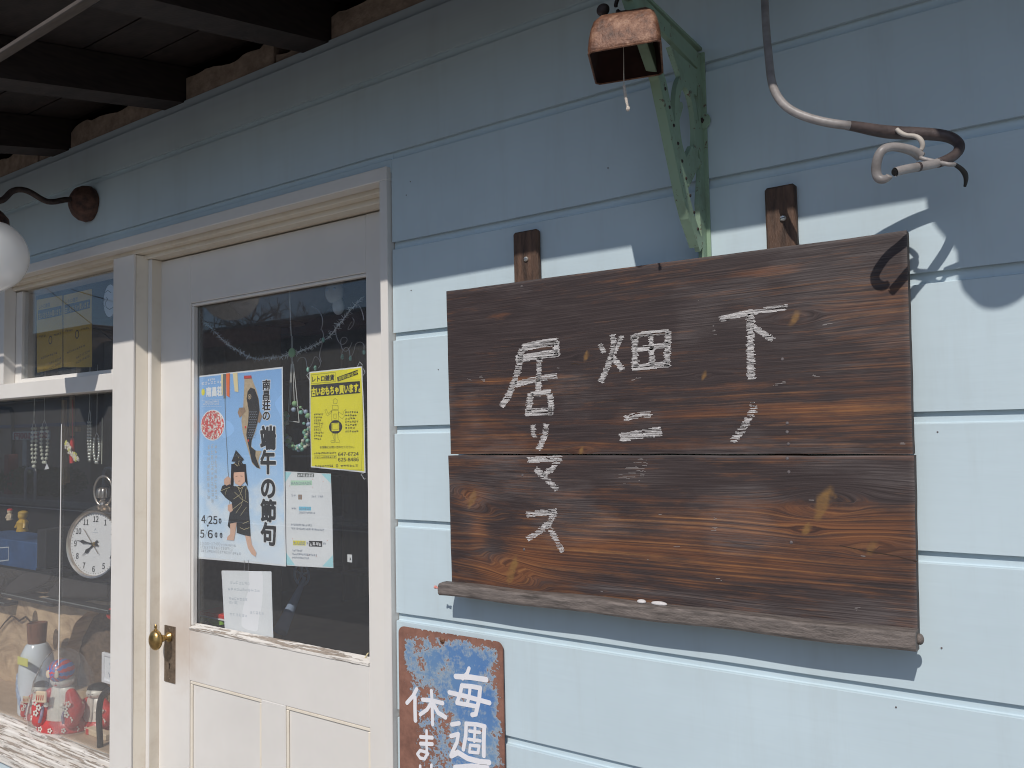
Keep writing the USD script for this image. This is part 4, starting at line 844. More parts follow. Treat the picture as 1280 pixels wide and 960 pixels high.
# ---------------------------------------------------------------- the display
disp = thing('display_shelf', 'pale wooden display shelf behind the shop window glass', 'shelf')
ZS = zs1 - .004
obj('board', bx(-5.6, -2.50, .0905, .62, ZS - .03, ZS, .003), 'shelf_wood', disp)
obj('end_panel', bx(-2.505, -2.49, .135, .62, ZS, zm2 - .02, .002), 'shelf_wood', disp)
def on(px, py, z=None):
    """Depth at which this pixel meets the shelf."""
    y = yforz(px, py, ZS if z is None else z); return P(px, py, y)
lb = on(30, 885)
YL = .30                                          # front of the log
lt = thing('driftwood_block', 'big pale driftwood block with a hollow, behind the dolls in the window', 'driftwood')
edge = [(-40, 742), (0, 742), (15, 746), (34, 748), (52, 746), (70, 750), (85, 755), (100, 752), (118, 749), (132, 750), (150, 756), (168, 766)]
bot = P(0, 880, YL)[2]
tp = [XZ(*q, YL) for q in edge]
pl = Polygon(tp + [(tp[-1][0], ZS), (tp[0][0], ZS)])
hc = [(78, 862), (80, 830), (86, 800), (98, 776), (112, 764), (132, 758), (150, 764), (160, 800), (158, 870)]
hol = Polygon([XZ(*q, YL) for q in hc]).buffer(-.005).buffer(.005)
blk = frame_map(pl.difference(hol), .13, (0, YL + .13, 0), (1, 0, 0), (0, 0, 1)).subdivide_to_size(.02)
v = np.array(blk.vertices)
d = meshkit.fbm(v * [7, 7, 5], 4, 2) - .5
v[:, 1] += d * .05; v[:, 2] += np.where(v[:, 2] > ZS + .02, d * .012, 0); blk.vertices = v; blk.merge_vertices()
obj('body', blk, 'log_wood', lt, smooth=50)
hb = grid_sheet((hol.bounds[0] - .01, YL + .06, hol.bounds[1]), (hol.bounds[2] - hol.bounds[0] + .02, 0, 0), (0, 0, hol.bounds[3] - hol.bounds[1] + .01), 24, 24, lambda p: p + np.stack([0 * p[:, 0], .05 * (meshkit.fbm(p * [14, 1, 14], 4, 8) - .5), 0 * p[:, 0]], 1))
obj('hollow', hb, 'log_hollow', lt, smooth=60)
cr = [P(*q, YL - .008) for q in [(0, 786), (6, 778), (14, 770), (18, 771), (24, 776), (32, 771), (38, 777), (48, 776)]]
obj('crack', tube(cr, [.002, .003, .004, .003, .004, .004, .003, .001], 6), 'crack', lt)
kp = P(70, 800, YL - .002); obj('knot', ball(kp, (.02, .008, .045), 2), 'log_hollow', lt, smooth=True)
kp2 = P(44, 775, YL - .002); obj('knot', ball(kp2, (.022, .006, .04), 2), 'log_hollow', lt, smooth=True)
# porcelain flask
bo = on(45, 889)
btl = thing('porcelain_flask', 'white porcelain flask with brown stopper and yellow price tag in the window', 'flask', bo)
def zpx(py, y): return P(45, py, y)[2]
H1, H2, H3 = zpx(828, bo[1]) - ZS, zpx(803, bo[1]) - ZS, zpx(778, bo[1]) - ZS
rb_ = 20.5 * pxm(bo)
obj('body', lathe([(0, 0), (rb_ * .96, 0), (rb_, .01), (rb_, H1 * .8), (rb_ * .97, H1 * .95), (rb_ * .86, H1 + (H2 - H1) * .5), (rb_ * .62, H2 - .006), (rb_ * .52, H2), (0, H2)], (bo[0], bo[1], ZS), n=32), 'porcelain', btl, smooth=40)
obj('stopper', lathe([(rb_ * .50, H2 + .0005), (rb_ * .56, H3 - .01), (rb_ * .56, H3), (rb_ * .46, H3 + .001), (rb_ * .44, H3 - .006), (0, H3 - .006)], (bo[0], bo[1], ZS), n=26), 'stopper_wood', btl, smooth=40)
for k in range(6):
    t = -2.2 + k * .17; zz = H1 * (.72 - .1 * k)
    obj('blue_brushwork', ball((bo[0] + (rb_ + .0003) * math.cos(t), bo[1] + (rb_ + .0003) * math.sin(t), ZS + zz), (.012, .004, .02), 1), 'porcelain_blue', btl, smooth=True)
tq = P(28.5, 827, bo[1] - rb_ - .004)
tg_ = tag(obj('price_tag', bx(tq[0] - .040, tq[0] + .040, tq[1] - .0008, tq[1], tq[2] - .015, tq[2] + .015, .0002), 'tag_yellow'), 'small yellow paper price tag stuck on the white flask', 'price tag')
# clay dolls in red robes
def doll(name, label, px, base, top, wpx, seed, hat=True, flip=1):
    b = on(px, base); t = thing(name, label, 'doll', b); H = P(px, top, b[1])[2] - ZS
    wd = wpx / 2 * pxm(b)
    def at(x, y, z): return np.array([b[0] + x * wd, b[1] + y * wd, ZS + z * H])
    obj('robe_hem', lathe([(0, 0), (.86 * wd, 0), (.92 * wd, .02 * H), (.88 * wd, .10 * H), (.70 * wd, .17 * H), (0, .17 * H)], at(0, 0, 0), n=28, scale=(.62, 1)), 'doll_red', t, smooth=40)
    obj('apron', lathe([(0, .13 * H), (.66 * wd, .13 * H), (.60 * wd, .30 * H), (.50 * wd, .48 * H), (.40 * wd, .60 * H), (.18 * wd, .66 * H), (0, .66 * H)], at(0, -.03, 0), n=28, scale=(.62, 1)), 'doll_white', t, smooth=40)
    for s_ in (-1, 1):
        sl = manifold3d.Manifold.batch_hull([manifold3d.Manifold.sphere(rr, 20).translate(tuple(at(*q))) for q, rr in (((s_ * .38, -.12, .53), .17 * wd), ((s_ * .66, -.24, .34), .29 * wd), ((s_ * .62, -.36, .17), .23 * wd))])
        slv = obj('sleeve', sl, 'doll_red', t, smooth=40)
        for k in range(4):
            q = at(s_ * (.60 + .1 * math.cos(k * 1.7)), -.54 - .03 * (k % 2), .22 + k * .075)
            fl = cat_([ball(q + [.07 * wd * math.cos(a), -.0, .07 * wd * math.sin(a)], (.042 * wd, .012 * wd, .042 * wd), 1) for a in np.arange(5) * 2 * np.pi / 5])
            obj('flower', fl, 'doll_white', slv, smooth=True)
        obj('cuff', tube([at(s_ * .44, -.42, .38), at(s_ * .40, -.52, .26), at(s_ * .46, -.54, .16)], .05 * wd, 8), 'doll_purple', slv)
        obj('hand', ball(at(s_ * .30, -.44, .40), (.09 * wd, .07 * wd, .08 * wd), 2), 'doll_white', t, smooth=True)
    for k in range(5):
        a = -2.7 + k * .55; q = at(.86 * math.cos(a), .62 * math.sin(a) * .95, .06)
        obj('hem_flower', cat_([ball(q + [.06 * wd * math.cos(a2), 0, .06 * wd * math.sin(a2)], (.035 * wd, .015 * wd, .035 * wd), 1) for a2 in np.arange(5) * 2 * np.pi / 5]), 'doll_white', t, smooth=True)
    hd = obj('head', ball(at(0, -.05, .72), (.40 * wd, .34 * wd, .12 * H), 3), 'doll_white', t, smooth=True)
    for s_ in (-1, 1):
        obj('eye', tube([at(s_ * .07 - .035, -.38, .728), at(s_ * .09, -.39, .732), at(s_ * .07 + .045, -.375, .727)], .010 * wd, 6), 'ink', hd)
        obj('ear', ball(at(s_ * .40, -.04, .72), (.035 * wd, .05 * wd, .032 * H), 1), 'doll_white', hd, smooth=True)
    obj('nose', ball(at(0, -.40, .705), (.028 * wd, .03 * wd, .016 * H), 1), 'doll_white', hd, smooth=True)
    obj('mouth', ball(at(0, -.375, .675), (.05 * wd, .012 * wd, .008 * H), 1), 'doll_red', hd, smooth=True)
    if hat:
        hb_ = ball(at(0, -.14, .86), (.43 * wd, .42 * wd, .165 * H), 3)
        an = np.arctan2(hb_.triangles_center[:, 2] - at(0, 0, .865)[2], (hb_.triangles_center[:, 0] - b[0])) ; sec = ((an + np.pi) / (2 * np.pi) * 18).astype(int) % 2
        hat_ = thing_part = obj('hat', hb_.submesh([sec == 0], append=True), 'doll_blue', t, smooth=False)
        obj('hat_stripes', hb_.submesh([sec == 1], append=True), 'doll_red', hat_)
        for s_ in (-.35, .3):
            obj('hat_crest', ball(at(s_ * .45, -.14 - .38, .85), (.10 * wd, .03 * wd, .06 * H), 1), 'doll_cream', hat_, smooth=True)
    else:
        obj('hair', ball(at(0, .05, .79), (.42 * wd, .36 * wd, .11 * H), 3), 'ink', t, smooth=True)
    fanb = obj('wooden_token', bx(b[0] - .52 * wd, b[0] - .12 * wd, b[1] - .68 * wd, b[1] - .60 * wd, ZS + .46 * H, ZS + .62 * H, .004), 'doll_cream', t)
    obj('token_mark', join([tube([at(-.46 + .08 * k, -.69, .50), at(-.44 + .08 * k, -.69, .57)], .012 * wd, 6) for k in range(4)]), 'doll_red', fanb)
    UsdGeom.Xformable(t).AddRotateZOp().Set(24.0)
    return b, H, wd
d0 = doll('clay_doll', 'clay doll in flowered red robe with blue and red striped hat', 79, 911, 824, 74, 1)
d1 = doll('clay_doll', 'smaller red robed clay doll behind the white flask and the striped hat doll', 50, 898, 846, 46, 2, hat=False)
d2 = doll('clay_doll', 'dim red robed clay doll at the right, partly behind the window post', 121, 908, 848, 62, 3, hat=False)
for (px, base, wpx, lab) in ((46, 900, 26, 'cream block with red bands under the left red doll'), (119, 922, 38, 'cream block with red bands under the right red doll')):
    q = on(px, base); wd = wpx / 2 * pxm(q) * 1.25
    bs = thing('banded_block', lab, 'block', q)
    hh = P(px, base - 8, q[1])[2] - ZS
    obj('block', bx(q[0] - wd, q[0] + wd, q[1] - .001, q[1] + .03, ZS + .0005, ZS + hh, .003), 'doll_cream', bs)
    for k in (-.8, .35): obj('red_band', bx(q[0] + (k - .1) * wd, q[0] + (k + .16) * wd, q[1] - .0025, q[1] - .0012, ZS + .001, ZS + hh - .001, .0003), 'doll_red', bs)
# cellophane bag over the middle doll
b, H, wd = d0
bag = [(wd * 1.02, .004), (wd * 1.1, .3 * H), (wd * .9, .75 * H), (wd * .62, 1.02 * H), (wd * .34, 1.13 * H), (wd * .10, 1.17 * H)]
bg = lathe(bag, (b[0], b[1], ZS), n=40).subdivide(); bv = np.array(bg.vertices); bn = bg.vertex_normals; bv += bn * ((meshkit.fbm(bv * 28, 3, 5) - .5) * .012)[:, None]; bg.vertices = bv
tag(obj('cellophane_bag', bg, 'cellophane', smooth=60), 'clear crinkled cellophane bag over the striped hat doll', 'bag')
# black curved strap, white price frame, red ball
stp = [(125, 935), (124, 905), (124, 888), (127, 872), (133, 864), (141, 862), (150, 868), (158, 890)]
yq = on(128, 935)[1]
tag(obj('black_strap', tube([P(*q, max(.10, yq)) for q in stp], .010, 10, dense=40), 'leather_black', smooth=True), 'thick black curved strap standing by the window post', 'strap')
pf = thing('framed_card', 'small white framed card standing at the window post', 'card')
y_ = .22; a, bq = P(130, 817, y_), P(152, 857, y_)
obj('card', bx(a[0], bq[0], y_, y_ + .003, bq[2], a[2], .001), 'paper_white', pf)
obj('frame', join([bx(a[0] - .006, a[0] + .006, y_ - .006, y_ + .005, bq[2] - .006, a[2] + .006, .002), bx(a[0] + .0065, bq[0], y_ - .006, y_ + .005, a[2] - .006, a[2] + .006, .002), bx(a[0] + .0065, bq[0], y_ - .006, y_ + .005, bq[2] - .006, bq[2] + .006, .002)]), 'enamel_white', pf)
obj('writing', join([xzplate(union_all([LineString([XZ(*p, y_) for p in q]).buffer(.0016) for q in ([(137, 830), (141, 828)], [(139, 826), (138, 836)], [(137, 846), (141, 843)], [(136, 841), (140, 850)])]), y_ - .0012, .0005)]), 'grey_ink', pf)
rbp = P(141, 767, .27); tag(obj('red_ball', ball(rbp, 7.5 * pxm(rbp), 3), 'red_plastic', smooth=True), 'shiny red ball at the window post above the white card', 'ball')

# the ball-top watch shaped clock: faces the street and a little to the right
yc = .27
ck = thing('table_clock', 'pocket watch shaped table clock with cream face and ring on top', 'clock')
C0 = P(118.5, 680, yc); nrm = np.array([.30, -1, .05]); nrm /= np.linalg.norm(nrm)
uu = np.cross([0, 0, 1.0], -nrm); uu = -np.cross(nrm, [0, 0, 1.0]); uu /= np.linalg.norm(uu)
uu = np.cross([0, 0, 1.0], nrm); uu /= np.linalg.norm(uu)
vv = np.cross(nrm, uu)
RC = (P(118, 640, yc)[2] - P(118, 719, yc)[2]) / 2 * .985
lathe_c = lambda pr, n=48: lathe(pr, C0, nrm, n)
obj('case', lathe_c([(0, -.10), (RC * .9, -.094), (RC * 1.2, -.07), (RC * 1.28, -.042), (RC * 1.22, -.014), (RC * 1.12, .006), (RC * 1.08, .013), (RC * 1.02, .010), (RC * 1.0, .001)]), 'clock_metal', ck, smooth=50)
obj('dial', lathe_c([(0, 0), (RC * 1.0, 0)]), 'clock_face', ck)
def onface(a, b, k=.0006): return C0 + uu * a * RC + vv * b * RC + nrm * k
nums = []
for hnum in range(1, 13):
    t = math.pi / 2 - hnum * math.pi / 6; g = glyph(str(hnum), 1, 64); bb = g.bounds; s = .21
    nums.append(affinity.affine_transform(g, [s, 0, 0, s * 1.15, .80 * math.cos(t) - (bb[0] + bb[2]) / 2 * s, .80 * math.sin(t) - (bb[1] + bb[3]) / 2 * s * 1.15]))
for k in range(60):
    t = k * math.pi / 30; nums.append(LineString([(.93 * math.cos(t), .93 * math.sin(t)), (.96 * math.cos(t), .96 * math.sin(t))]).buffer(.006, 1))
obj('numerals', frame_map(affinity.scale(union_all(nums), RC, RC, origin=(0, 0)), .0006, C0 + nrm * .0003, uu, vv), 'ink', ck)
mk = union_all([sbox(-.11, .36, .11, .375), LineString([(-.03, .44), (0, .5), (.03, .44)]).buffer(.008), sbox(-.06, -.42, .06, -.41)])
obj('dial_mark', frame_map(affinity.scale(mk, RC, RC, origin=(0, 0)), .0006, C0 + nrm * .0003, uu, vv), 'soft_grey_ink', ck)
def hand(ang, ln, w, k): # degrees clockwise from 12
    t = math.radians(90 - ang); d = np.array([math.cos(t), math.sin(t)]); n_ = np.array([-d[1], d[0]])
    pts = [-d * .18 + n_ * w * .7, d * ln * .35 + n_ * w * .45, d * ln * .6 + n_ * w * 1.3, d * ln * .72 + n_ * w * .3, d * ln, d * ln * .72 - n_ * w * .3, d * ln * .6 - n_ * w * 1.3, d * ln * .35 - n_ * w * .45, -d * .18 - n_ * w * .7]
    return frame_map(affinity.scale(Polygon(pts), RC, RC, origin=(0, 0)), .0008, C0 + nrm * k, uu, vv)
obj('hour_hand', hand(231, .62, .05, .004), 'ink', ck); obj('minute_hand', hand(279, .78, .045, .006), 'ink', ck)
obj('second_hand', frame_map(affinity.scale(LineString([(.22, -.3), (-.42, .48)]).buffer(.008), RC, RC, origin=(0, 0)), .0005, C0 + nrm * .008, uu, vv), 'brass', ck)
obj('hub', lathe([(0, .011), (.05 * RC, .010), (.07 * RC, .004)], C0, nrm, 16), 'brass', ck)
nk = C0 - nrm * .04 + np.array([0, 0, RC * 1.26])
obj('neck', lathe([(.013, 0), (.011, .008), (.016, .012), (.010, .018), (.010, .022)], nk, n=20), 'clock_metal', ck, smooth=40)
cwn = [(.012, 0), (.024, .004), (.026, .02), (.022, .036), (.012, .043), (0, .044)]
crown = lathe(cwn, nk + [0, 0, .024], n=40); cv = np.array(crown.vertices); an = np.arctan2(cv[:, 1] - nk[1], cv[:, 0] - nk[0]); rr_ = 1 + .07 * np.cos(an * 14)
cv[:, 0] = nk[0] + (cv[:, 0] - nk[0]) * rr_; cv[:, 1] = nk[1] + (cv[:, 1] - nk[1]) * rr_; crown.vertices = cv
obj('crown', crown, 'clock_metal', ck, smooth=40)
rc_ = nk + [0, 0, .052]
obj('bow', tube([rc_ + uu * .045 * math.cos(t) + np.array([0, 0, 1]) * .058 * math.sin(t) for t in np.linspace(0, 2 * np.pi, 40, endpoint=False)], .0048, 10, closed=True), 'clock_metal', ck, smooth=True)
# shoes
def shoe(label, pts_px, y0, y1):
    """A leather shoe seen from the side: outline in pixels, rounded across its width."""
    q = Polygon([XZ(*p, (y0 + y1) / 2) for p in pts_px]).buffer(.004).buffer(-.004)
    t = thing('leather_shoe', label, 'shoe')
    n = 9; lay = []
    ms = []
    for k in range(n):
        s = (k + .5) / n * 2 - 1; ins = .022 * (1 - math.sqrt(1 - .93 * s * s))
        pk = q.buffer(-ins)
        if not pk.is_empty: ms.append(frame_map(pk, (y1 - y0) / n, (0, y0 + (y1 - y0) * (k + 1) / n, 0), (1, 0, 0), (0, 0, 1)))
    m = manifold3d.Manifold.batch_hull([manifold3d.Manifold.hull_points(np.asarray(x.vertices)) for x in ms]) if False else None
    obj('upper', cat_(ms), 'leather_black', t, smooth=60)
    bz = q.bounds
    obj('sole', bx(bz[0] - .003, bz[2], y0 - .002, y1 + .002, bz[1] - .012, bz[1] + .002, .004), 'box_black', t)
    obj('welt', tube([(x, y0 - .001, bz[1] + .003) for x in np.linspace(bz[0], bz[2], 12)], .0022, 6), 'graphite_ink', t)
    for k in range(3): obj('lace', tube([(bz[0] + (bz[2] - bz[0]) * (.62 + k * .09), y0 + .01, bz[3] - .03 + k * .006), (bz[0] + (bz[2] - bz[0]) * (.66 + k * .09), y0 + .006, bz[3] - .036 + k * .006)], .002, 6), 'graphite_ink', t)
shoe('black leather shoe under the pocket watch clock, toe to the left', [(68, 743), (72, 737), (80, 728), (88, 720), (100, 719), (120, 722), (150, 724), (150, 748), (120, 746), (95, 747), (76, 747)], .24, .33)
shoe('black leather shoe lying left of the thin glass edge strip', [(16, 740), (22, 728), (36, 716), (56, 712), (74, 710), (80, 716), (76, 726), (56, 736), (36, 742)], .26, .35)
shoe('black leather shoe at the far left edge of the window', [(-30, 742), (-20, 726), (0, 718), (14, 714), (20, 722), (16, 734), (4, 742)], .25, .34)
bb_ = thing('blue_box', 'dark blue box with a pale square outline at the left of the window', 'box')
y_ = .42; a, bq = P(-40, 668, y_), P(45, 714, y_)
obj('carton', bx(a[0], bq[0], y_, y_ + .2, bq[2], a[2], .004), 'box_blue', bb_)
obj('pale_outline', xzplate(LineString([XZ(*p, y_) for p in [(-6, 685), (11, 684), (11, 700), (-6, 702), (-6, 685)]]).buffer(.0025), y_ - .0012, .0006), 'soft_grey_ink', bb_)
a, bq = P(45.8, 664, y_), P(56, 711, y_)
obj('side_flap', bx(a[0], bq[0], y_ + .002, y_ + .18, bq[2], a[2] + .01, .003), 'box_black', bb_)
obj('stand', bx(P(-40, 0, y_)[0], bq[0], y_ + .001, y_ + .2, ZS + .15, bq[2] - .001, .004), 'box_black', bb_)
def figurine(label, px, base, top, y, m, seed):
    t = thing('small_figurine', label, 'figurine'); b = P(px, base, y); H = P(px, top, y)[2] - b[2]
    obj('body', lathe([(0, 0), (.26 * H, 0), (.22 * H, .2 * H), (.26 * H, .42 * H), (.14 * H, .56 * H), (0, .58 * H)], b, n=18), m, t, smooth=40)
    obj('head', ball(b + [0, 0, .72 * H], (.2 * H, .2 * H, .21 * H), 2), m if seed else 'doll_cream', t, smooth=True)
    for s_ in (-1, 1):
        obj('arm', tube([b + [s_ * .16 * H, 0, .48 * H], b + [s_ * .32 * H, -.06 * H, .36 * H], b + [s_ * .42 * H, -.12 * H, .16 * H]], .06 * H, 8), m, t)
    obj('cap', ball(b + [0, .02 * H, .84 * H], (.22 * H, .22 * H, .12 * H), 2), 'red_plastic' if not seed else m, t, smooth=True)
figurine('tiny yellow figurine standing on the blue box', 28, 664, 637, .44, 'yellow_plastic', 1)
figurine('tiny red capped round figure left of the yellow figurine', 12, 650, 635, .44, 'doll_cream', 0)
obj_b = P(28, 664, .44)
# hanging strings of beads
def necklace(label, px, top, bot, wpx, y, n, r, m, tail=None):
    t = thing('bead_necklace', label, 'necklace'); zt_ = zb0 + .02
    p0, p1 = P(px, top, y), P(px, bot, y); hw = abs(P(px + wpx / 2, bot, y)[0] - p1[0]); 
    ha = np.array([p0[0], y, p0[2]])
    pts = []
    for s_ in (-1, 1):
        side = [ha + (p1 - ha) * f_ + np.array([s_ * hw * math.sqrt(max(0, math.sin(min(1, f_ * 1.0) * math.pi * .98))), 0, 0]) for f_ in np.linspace(0, 1, n // 2)]
        pts += side if s_ < 0 else side[::-1]
    obj('string', tube(pts, .001, 5), 'cord_white', t)
    obj('hanging_thread', tube([ha, [ha[0], y, zt_ + .10]], .0009, 5), 'cord_white', t)
    k0 = int(len(pts) * .12)
    for p in pts[k0:-k0]: obj('bead', ball(p, r, 1), m, t, smooth=True)
    if tail: obj('pendant', hull([P(px + a, b, y + c) for a, b in ((3, bot + 1), (6, bot + 8), (0, bot + 9)) for c in (-.004, .004)]), tail, t)
necklace('olive bead necklace hanging leftmost in the window', 42.5, 525, 583, 5, .21, 24, .0062, 'bead_olive')
necklace('olive bead necklace with white shell, second from left', 55.5, 525, 578, 8, .22, 24, .0066, 'bead_olive', 'enamel_white')
necklace('long silver chain of beads above the ring of the clock', 112, 512, 575, 3, .20, 34, .0058, 'bead_silver')
necklace('short cluster of silver beads touching the ring of the clock', 121, 541, 578, 7, .21, 22, .0066, 'bead_silver')
tag(obj('thin_chain', tube([P(128, 522, .2), P(127.5, 560, .2), P(127, 580, .2)], .002, 6), 'bead_olive'), 'thin straight chain hanging right of the silver bead cluster', 'chain')
rp = thing('red_pendant', 'red bar ornament tied with cream flowers hanging in the window', 'ornament')
y_ = .2
obj('bar', tube([P(90.5, 548, y_), P(90, 560, y_), P(90, 579, y_)], [.006, .010, .0085], 10), 'red_plastic', rp, smooth=50)
obj('thread', tube([P(90.5, 548, y_), P(91, 528, y_), P(91, 500, y_)], .0015, 5), 'red_plastic', rp)
rng = np.random.default_rng(5)
for k in range(14):
    q = P(83 + k * 1.05 + rng.normal() * .8, 556 + k * 1.4 + rng.normal() * 1.8, y_ - .012)
    fl = cat_([ball(q + [.006 * math.cos(a), rng.normal() * .002, .006 * math.sin(a)], (.005, .003, .005), 1) for a in np.arange(5) * 1.2566])
    obj('flower', fl, 'flower_cream' if k % 4 else 'tag_yellow', rp, smooth=True)
wf = thing('wooden_rack', 'narrow brown wooden rack standing inside behind the red pendant', 'rack')
y_ = .8
for a, b in (((78, 500), (79, 606)), ((82.5, 535), (82, 604)), ((88, 495), (88, 545))):
    q0, q1 = P(*a, y_), P(*b, y_); obj('upright', bx(q0[0] - .012, q0[0] + .012, y_, y_ + .02, q1[2], q0[2], .003), 'brown_frame', wf)
obj('rail', bx(P(77, 536, y_)[0], P(92, 536, y_)[0], y_ + .0205, y_ + .04, P(78, 540, y_)[2], P(78, 534, y_)[2], .003), 'brown_frame', wf)

# ---------------------------------------------------------------- the dark shop inside
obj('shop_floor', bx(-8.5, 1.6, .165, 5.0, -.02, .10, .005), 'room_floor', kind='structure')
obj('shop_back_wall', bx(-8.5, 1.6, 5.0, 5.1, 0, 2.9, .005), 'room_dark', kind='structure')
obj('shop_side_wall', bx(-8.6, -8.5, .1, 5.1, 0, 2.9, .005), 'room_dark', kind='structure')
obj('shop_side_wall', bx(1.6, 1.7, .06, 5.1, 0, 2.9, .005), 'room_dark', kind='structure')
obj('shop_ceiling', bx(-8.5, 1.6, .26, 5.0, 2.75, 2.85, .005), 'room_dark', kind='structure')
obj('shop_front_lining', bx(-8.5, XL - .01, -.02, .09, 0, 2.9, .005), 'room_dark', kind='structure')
shv = thing('stock_shelves', 'dark stock shelves at the back of the shop, dimly seen through the glass', 'shelves')
rng = np.random.default_rng(12)
for k in range(5): obj('shelf', bx(-7.8, -1.2, 3.6, 3.95, .35 + k * .42, .375 + k * .42, .003), 'house_wall', shv)
for k in range(9): obj('upright', bx(-7.8 + k * .82, -7.77 + k * .82, 3.602, 3.94, .12, 2.3, .003), 'house_wall', shv)
for i, (nm, mt_) in enumerate((('blue', 'box_blue'), ('brown', 'stopper_wood'), ('red', 'doll_red'), ('olive', 'bead_olive'), ('black', 'box_black'), ('ochre', 'brown_frame'), ('pale blue', 'porcelain_blue'))):
    k = i % 5; x = -6.9 + i * .82 + rng.uniform(0, .3); hgt = rng.uniform(.12, .3); wd_ = rng.uniform(.1, .25)
    tag(obj('stock_box', bx(x, x + wd_, 3.63, 3.8, .3755 + k * .42, .3755 + k * .42 + hgt, .01), mt_), 'dim %s box on the stock shelves at the back of the dark shop' % nm, 'box')
# ---------------------------------------------------------------- the chalk writing board
YB = -.040                                       # face of the planks
def bxz(px, py, y=None): return XZ(px, py, YB if y is None else y)
bo_ = thing('writing_board', 'dark stained two plank wooden board with chalk writing and tray', 'board')
(tx0, tz0), (tx1, tz1) = bxz(557.3, 364), bxz(1132.5, 288)
(sx0, sz0), (sx1, sz1) = bxz(563, 569), bxz(1141, 567.5)
sz = (sz0 + sz1) / 2; tz = (tz0 + tz1) / 2
(lx0, lz0), (lx1, lz1) = bxz(560, 571), bxz(1142, 569.5)
(bx0_, bz0_), (bx1_, bz1_) = bxz(565, 745), bxz(1147, 800)
bz = (bz0_ + bz1_) / 2
def plankboard(name, corners, seed, knots, spots, dust, t=.022, notch=None):
    """A sawn plank. Its face is a fine sheet that carries the grain (bent round the knots) and the wear; corners (x, z) from bottom left, anticlockwise."""
    c = np.array(corners); nu, nv = 230, 84
    a, b = np.meshgrid(np.linspace(0, 1, nu + 1), np.linspace(0, 1, nv + 1), indexing='ij')
    p = (c[0] * ((1 - a) * (1 - b))[..., None] + c[1] * (a * (1 - b))[..., None] + c[2] * (a * b)[..., None] + c[3] * ((1 - a) * b)[..., None])
    wob = (meshkit.fbm(np.stack([p[..., 0] * 16, p[..., 1] * 16, 0 * a + seed], -1), 3, seed) - .5) * .0016
    e = np.minimum(1, 12 * np.minimum(a, 1 - a)) * np.minimum(1, 12 * np.minimum(b, 1 - b))
    p = p + np.stack([wob * ((a < .001) | (a > .999)), wob * ((b < .001) | (b > .999))], -1)
    x, z = p[..., 0], p[..., 1]
    gx = x.copy(); gz = z + .012 * (meshkit.fbm(np.stack([x * 2.2, z * 5, 0 * a + seed], -1), 3, seed + 3) - .5)
    kn = np.zeros_like(x)
    for (kx, kz, r, tilt) in knots:
        dx, dz = (x - kx) / 3.2, z - kz - tilt * (x - kx); rr = np.sqrt(dx * dx + dz * dz) + 1e-6
        psi = np.where(rr > r, dz * (1 - (r / np.maximum(rr, r)) ** 2), .35 * (rr - r) * np.sign(dz + 1e-9)); fall = np.exp(-(rr / (r * 6)) ** 2)
        gz = gz + (psi - dz) * fall
        d2 = np.sqrt(((x - kx) - .35 * (z - kz)) ** 2 * 1.6 + ((z - kz) * .62) ** 2); kn = np.maximum(kn, np.clip((1.0 - d2 / (r * .85) + 1.1 * (meshkit.fbm(np.stack([x * 110, z * 60, 0 * a], -1), 3, seed) - .5)) * 2.6, 0, 1))
    base = .46 * (meshkit.fbm(np.stack([x * 3.0, z * 9.0, 0 * a + seed * 2], -1), 5, seed + 9) - .5)
    wear = base + (.0 if seed == 2 else -.05)
    for (sx, sz_, rx, rz, amt) in spots: wear = wear + amt * np.exp(-((x - sx) / rx) ** 2 - ((z - sz_) / rz) ** 2)
    du = np.clip((meshkit.fbm(np.stack([x * 6, z * 14, 0 * a + 5 + seed], -1), 5, seed + 1) - .57) * 1.2, 0, .16)
    for (sx, sz_, rx, rz, amt) in dust: du = du + .62 * amt * np.exp(-((x - sx) / rx) ** 2 - ((z - sz_) / rz) ** 2)
    edge = np.minimum(np.minimum(a * .95, (1 - a) * .95), np.minimum(b, 1 - b) * .36)
    du = du + .22 * np.exp(-edge / .0035)
    bev = .0012 * np.exp(-edge / .0012)
    V = np.stack([x, YB + bev, z], -1).reshape(-1, 3)
    i, j = np.meshgrid(np.arange(nu), np.arange(nv), indexing='ij'); k = nv + 1
    q = np.stack([i * k + j, (i + 1) * k + j, (i + 1) * k + j + 1, i * k + j + 1], -1).reshape(-1, 4); F = np.vstack([q[:, [0, 1, 2]], q[:, [0, 2, 3]]])
    me = trimesh.Trimesh(V, F, process=False)
    pr = obj(name, me, 'board_wood', bo_, smooth=True)
    pv = UsdGeom.PrimvarsAPI(pr)
    from pxr import Vt
    pv.CreatePrimvar('grain', Sdf.ValueTypeNames.Float3Array, 'vertex').Set(Vt.Vec3fArray.FromNumpy(np.stack([gx + seed * 3, gz, 0 * gz], -1).reshape(-1, 3).astype(np.float32)))
    pv.CreatePrimvar('wear', Sdf.ValueTypeNames.Float3Array, 'vertex').Set(Vt.Vec3fArray.FromNumpy(np.stack([np.clip(wear + .5, 0, 1.5), np.clip(du, 0, 1), kn], -1).reshape(-1, 3).astype(np.float32)))
    ring = [V[kk] for kk in [n_ * k for n_ in range(nu + 1)] + [nu * k + m_ for m_ in range(1, nv + 1)] + [n_ * k + nv for n_ in range(nu - 1, -1, -1)] + [m_ for m_ in range(nv - 1, 0, -1)]]
    pl = Polygon([(v_[0], v_[2]) for v_ in ring]).buffer(0)
    obj('plank_body', frame_map(pl, t - .0013, (0, YB + t, 0), (1, 0, 0), (0, 0, 1)), 'plank_edge', pr)
def S_(px, py, rpx, rpy, amt):
    x, z = bxz(px, py); return (x, z, rpx * .00128 / .78, rpy * .00128, amt)
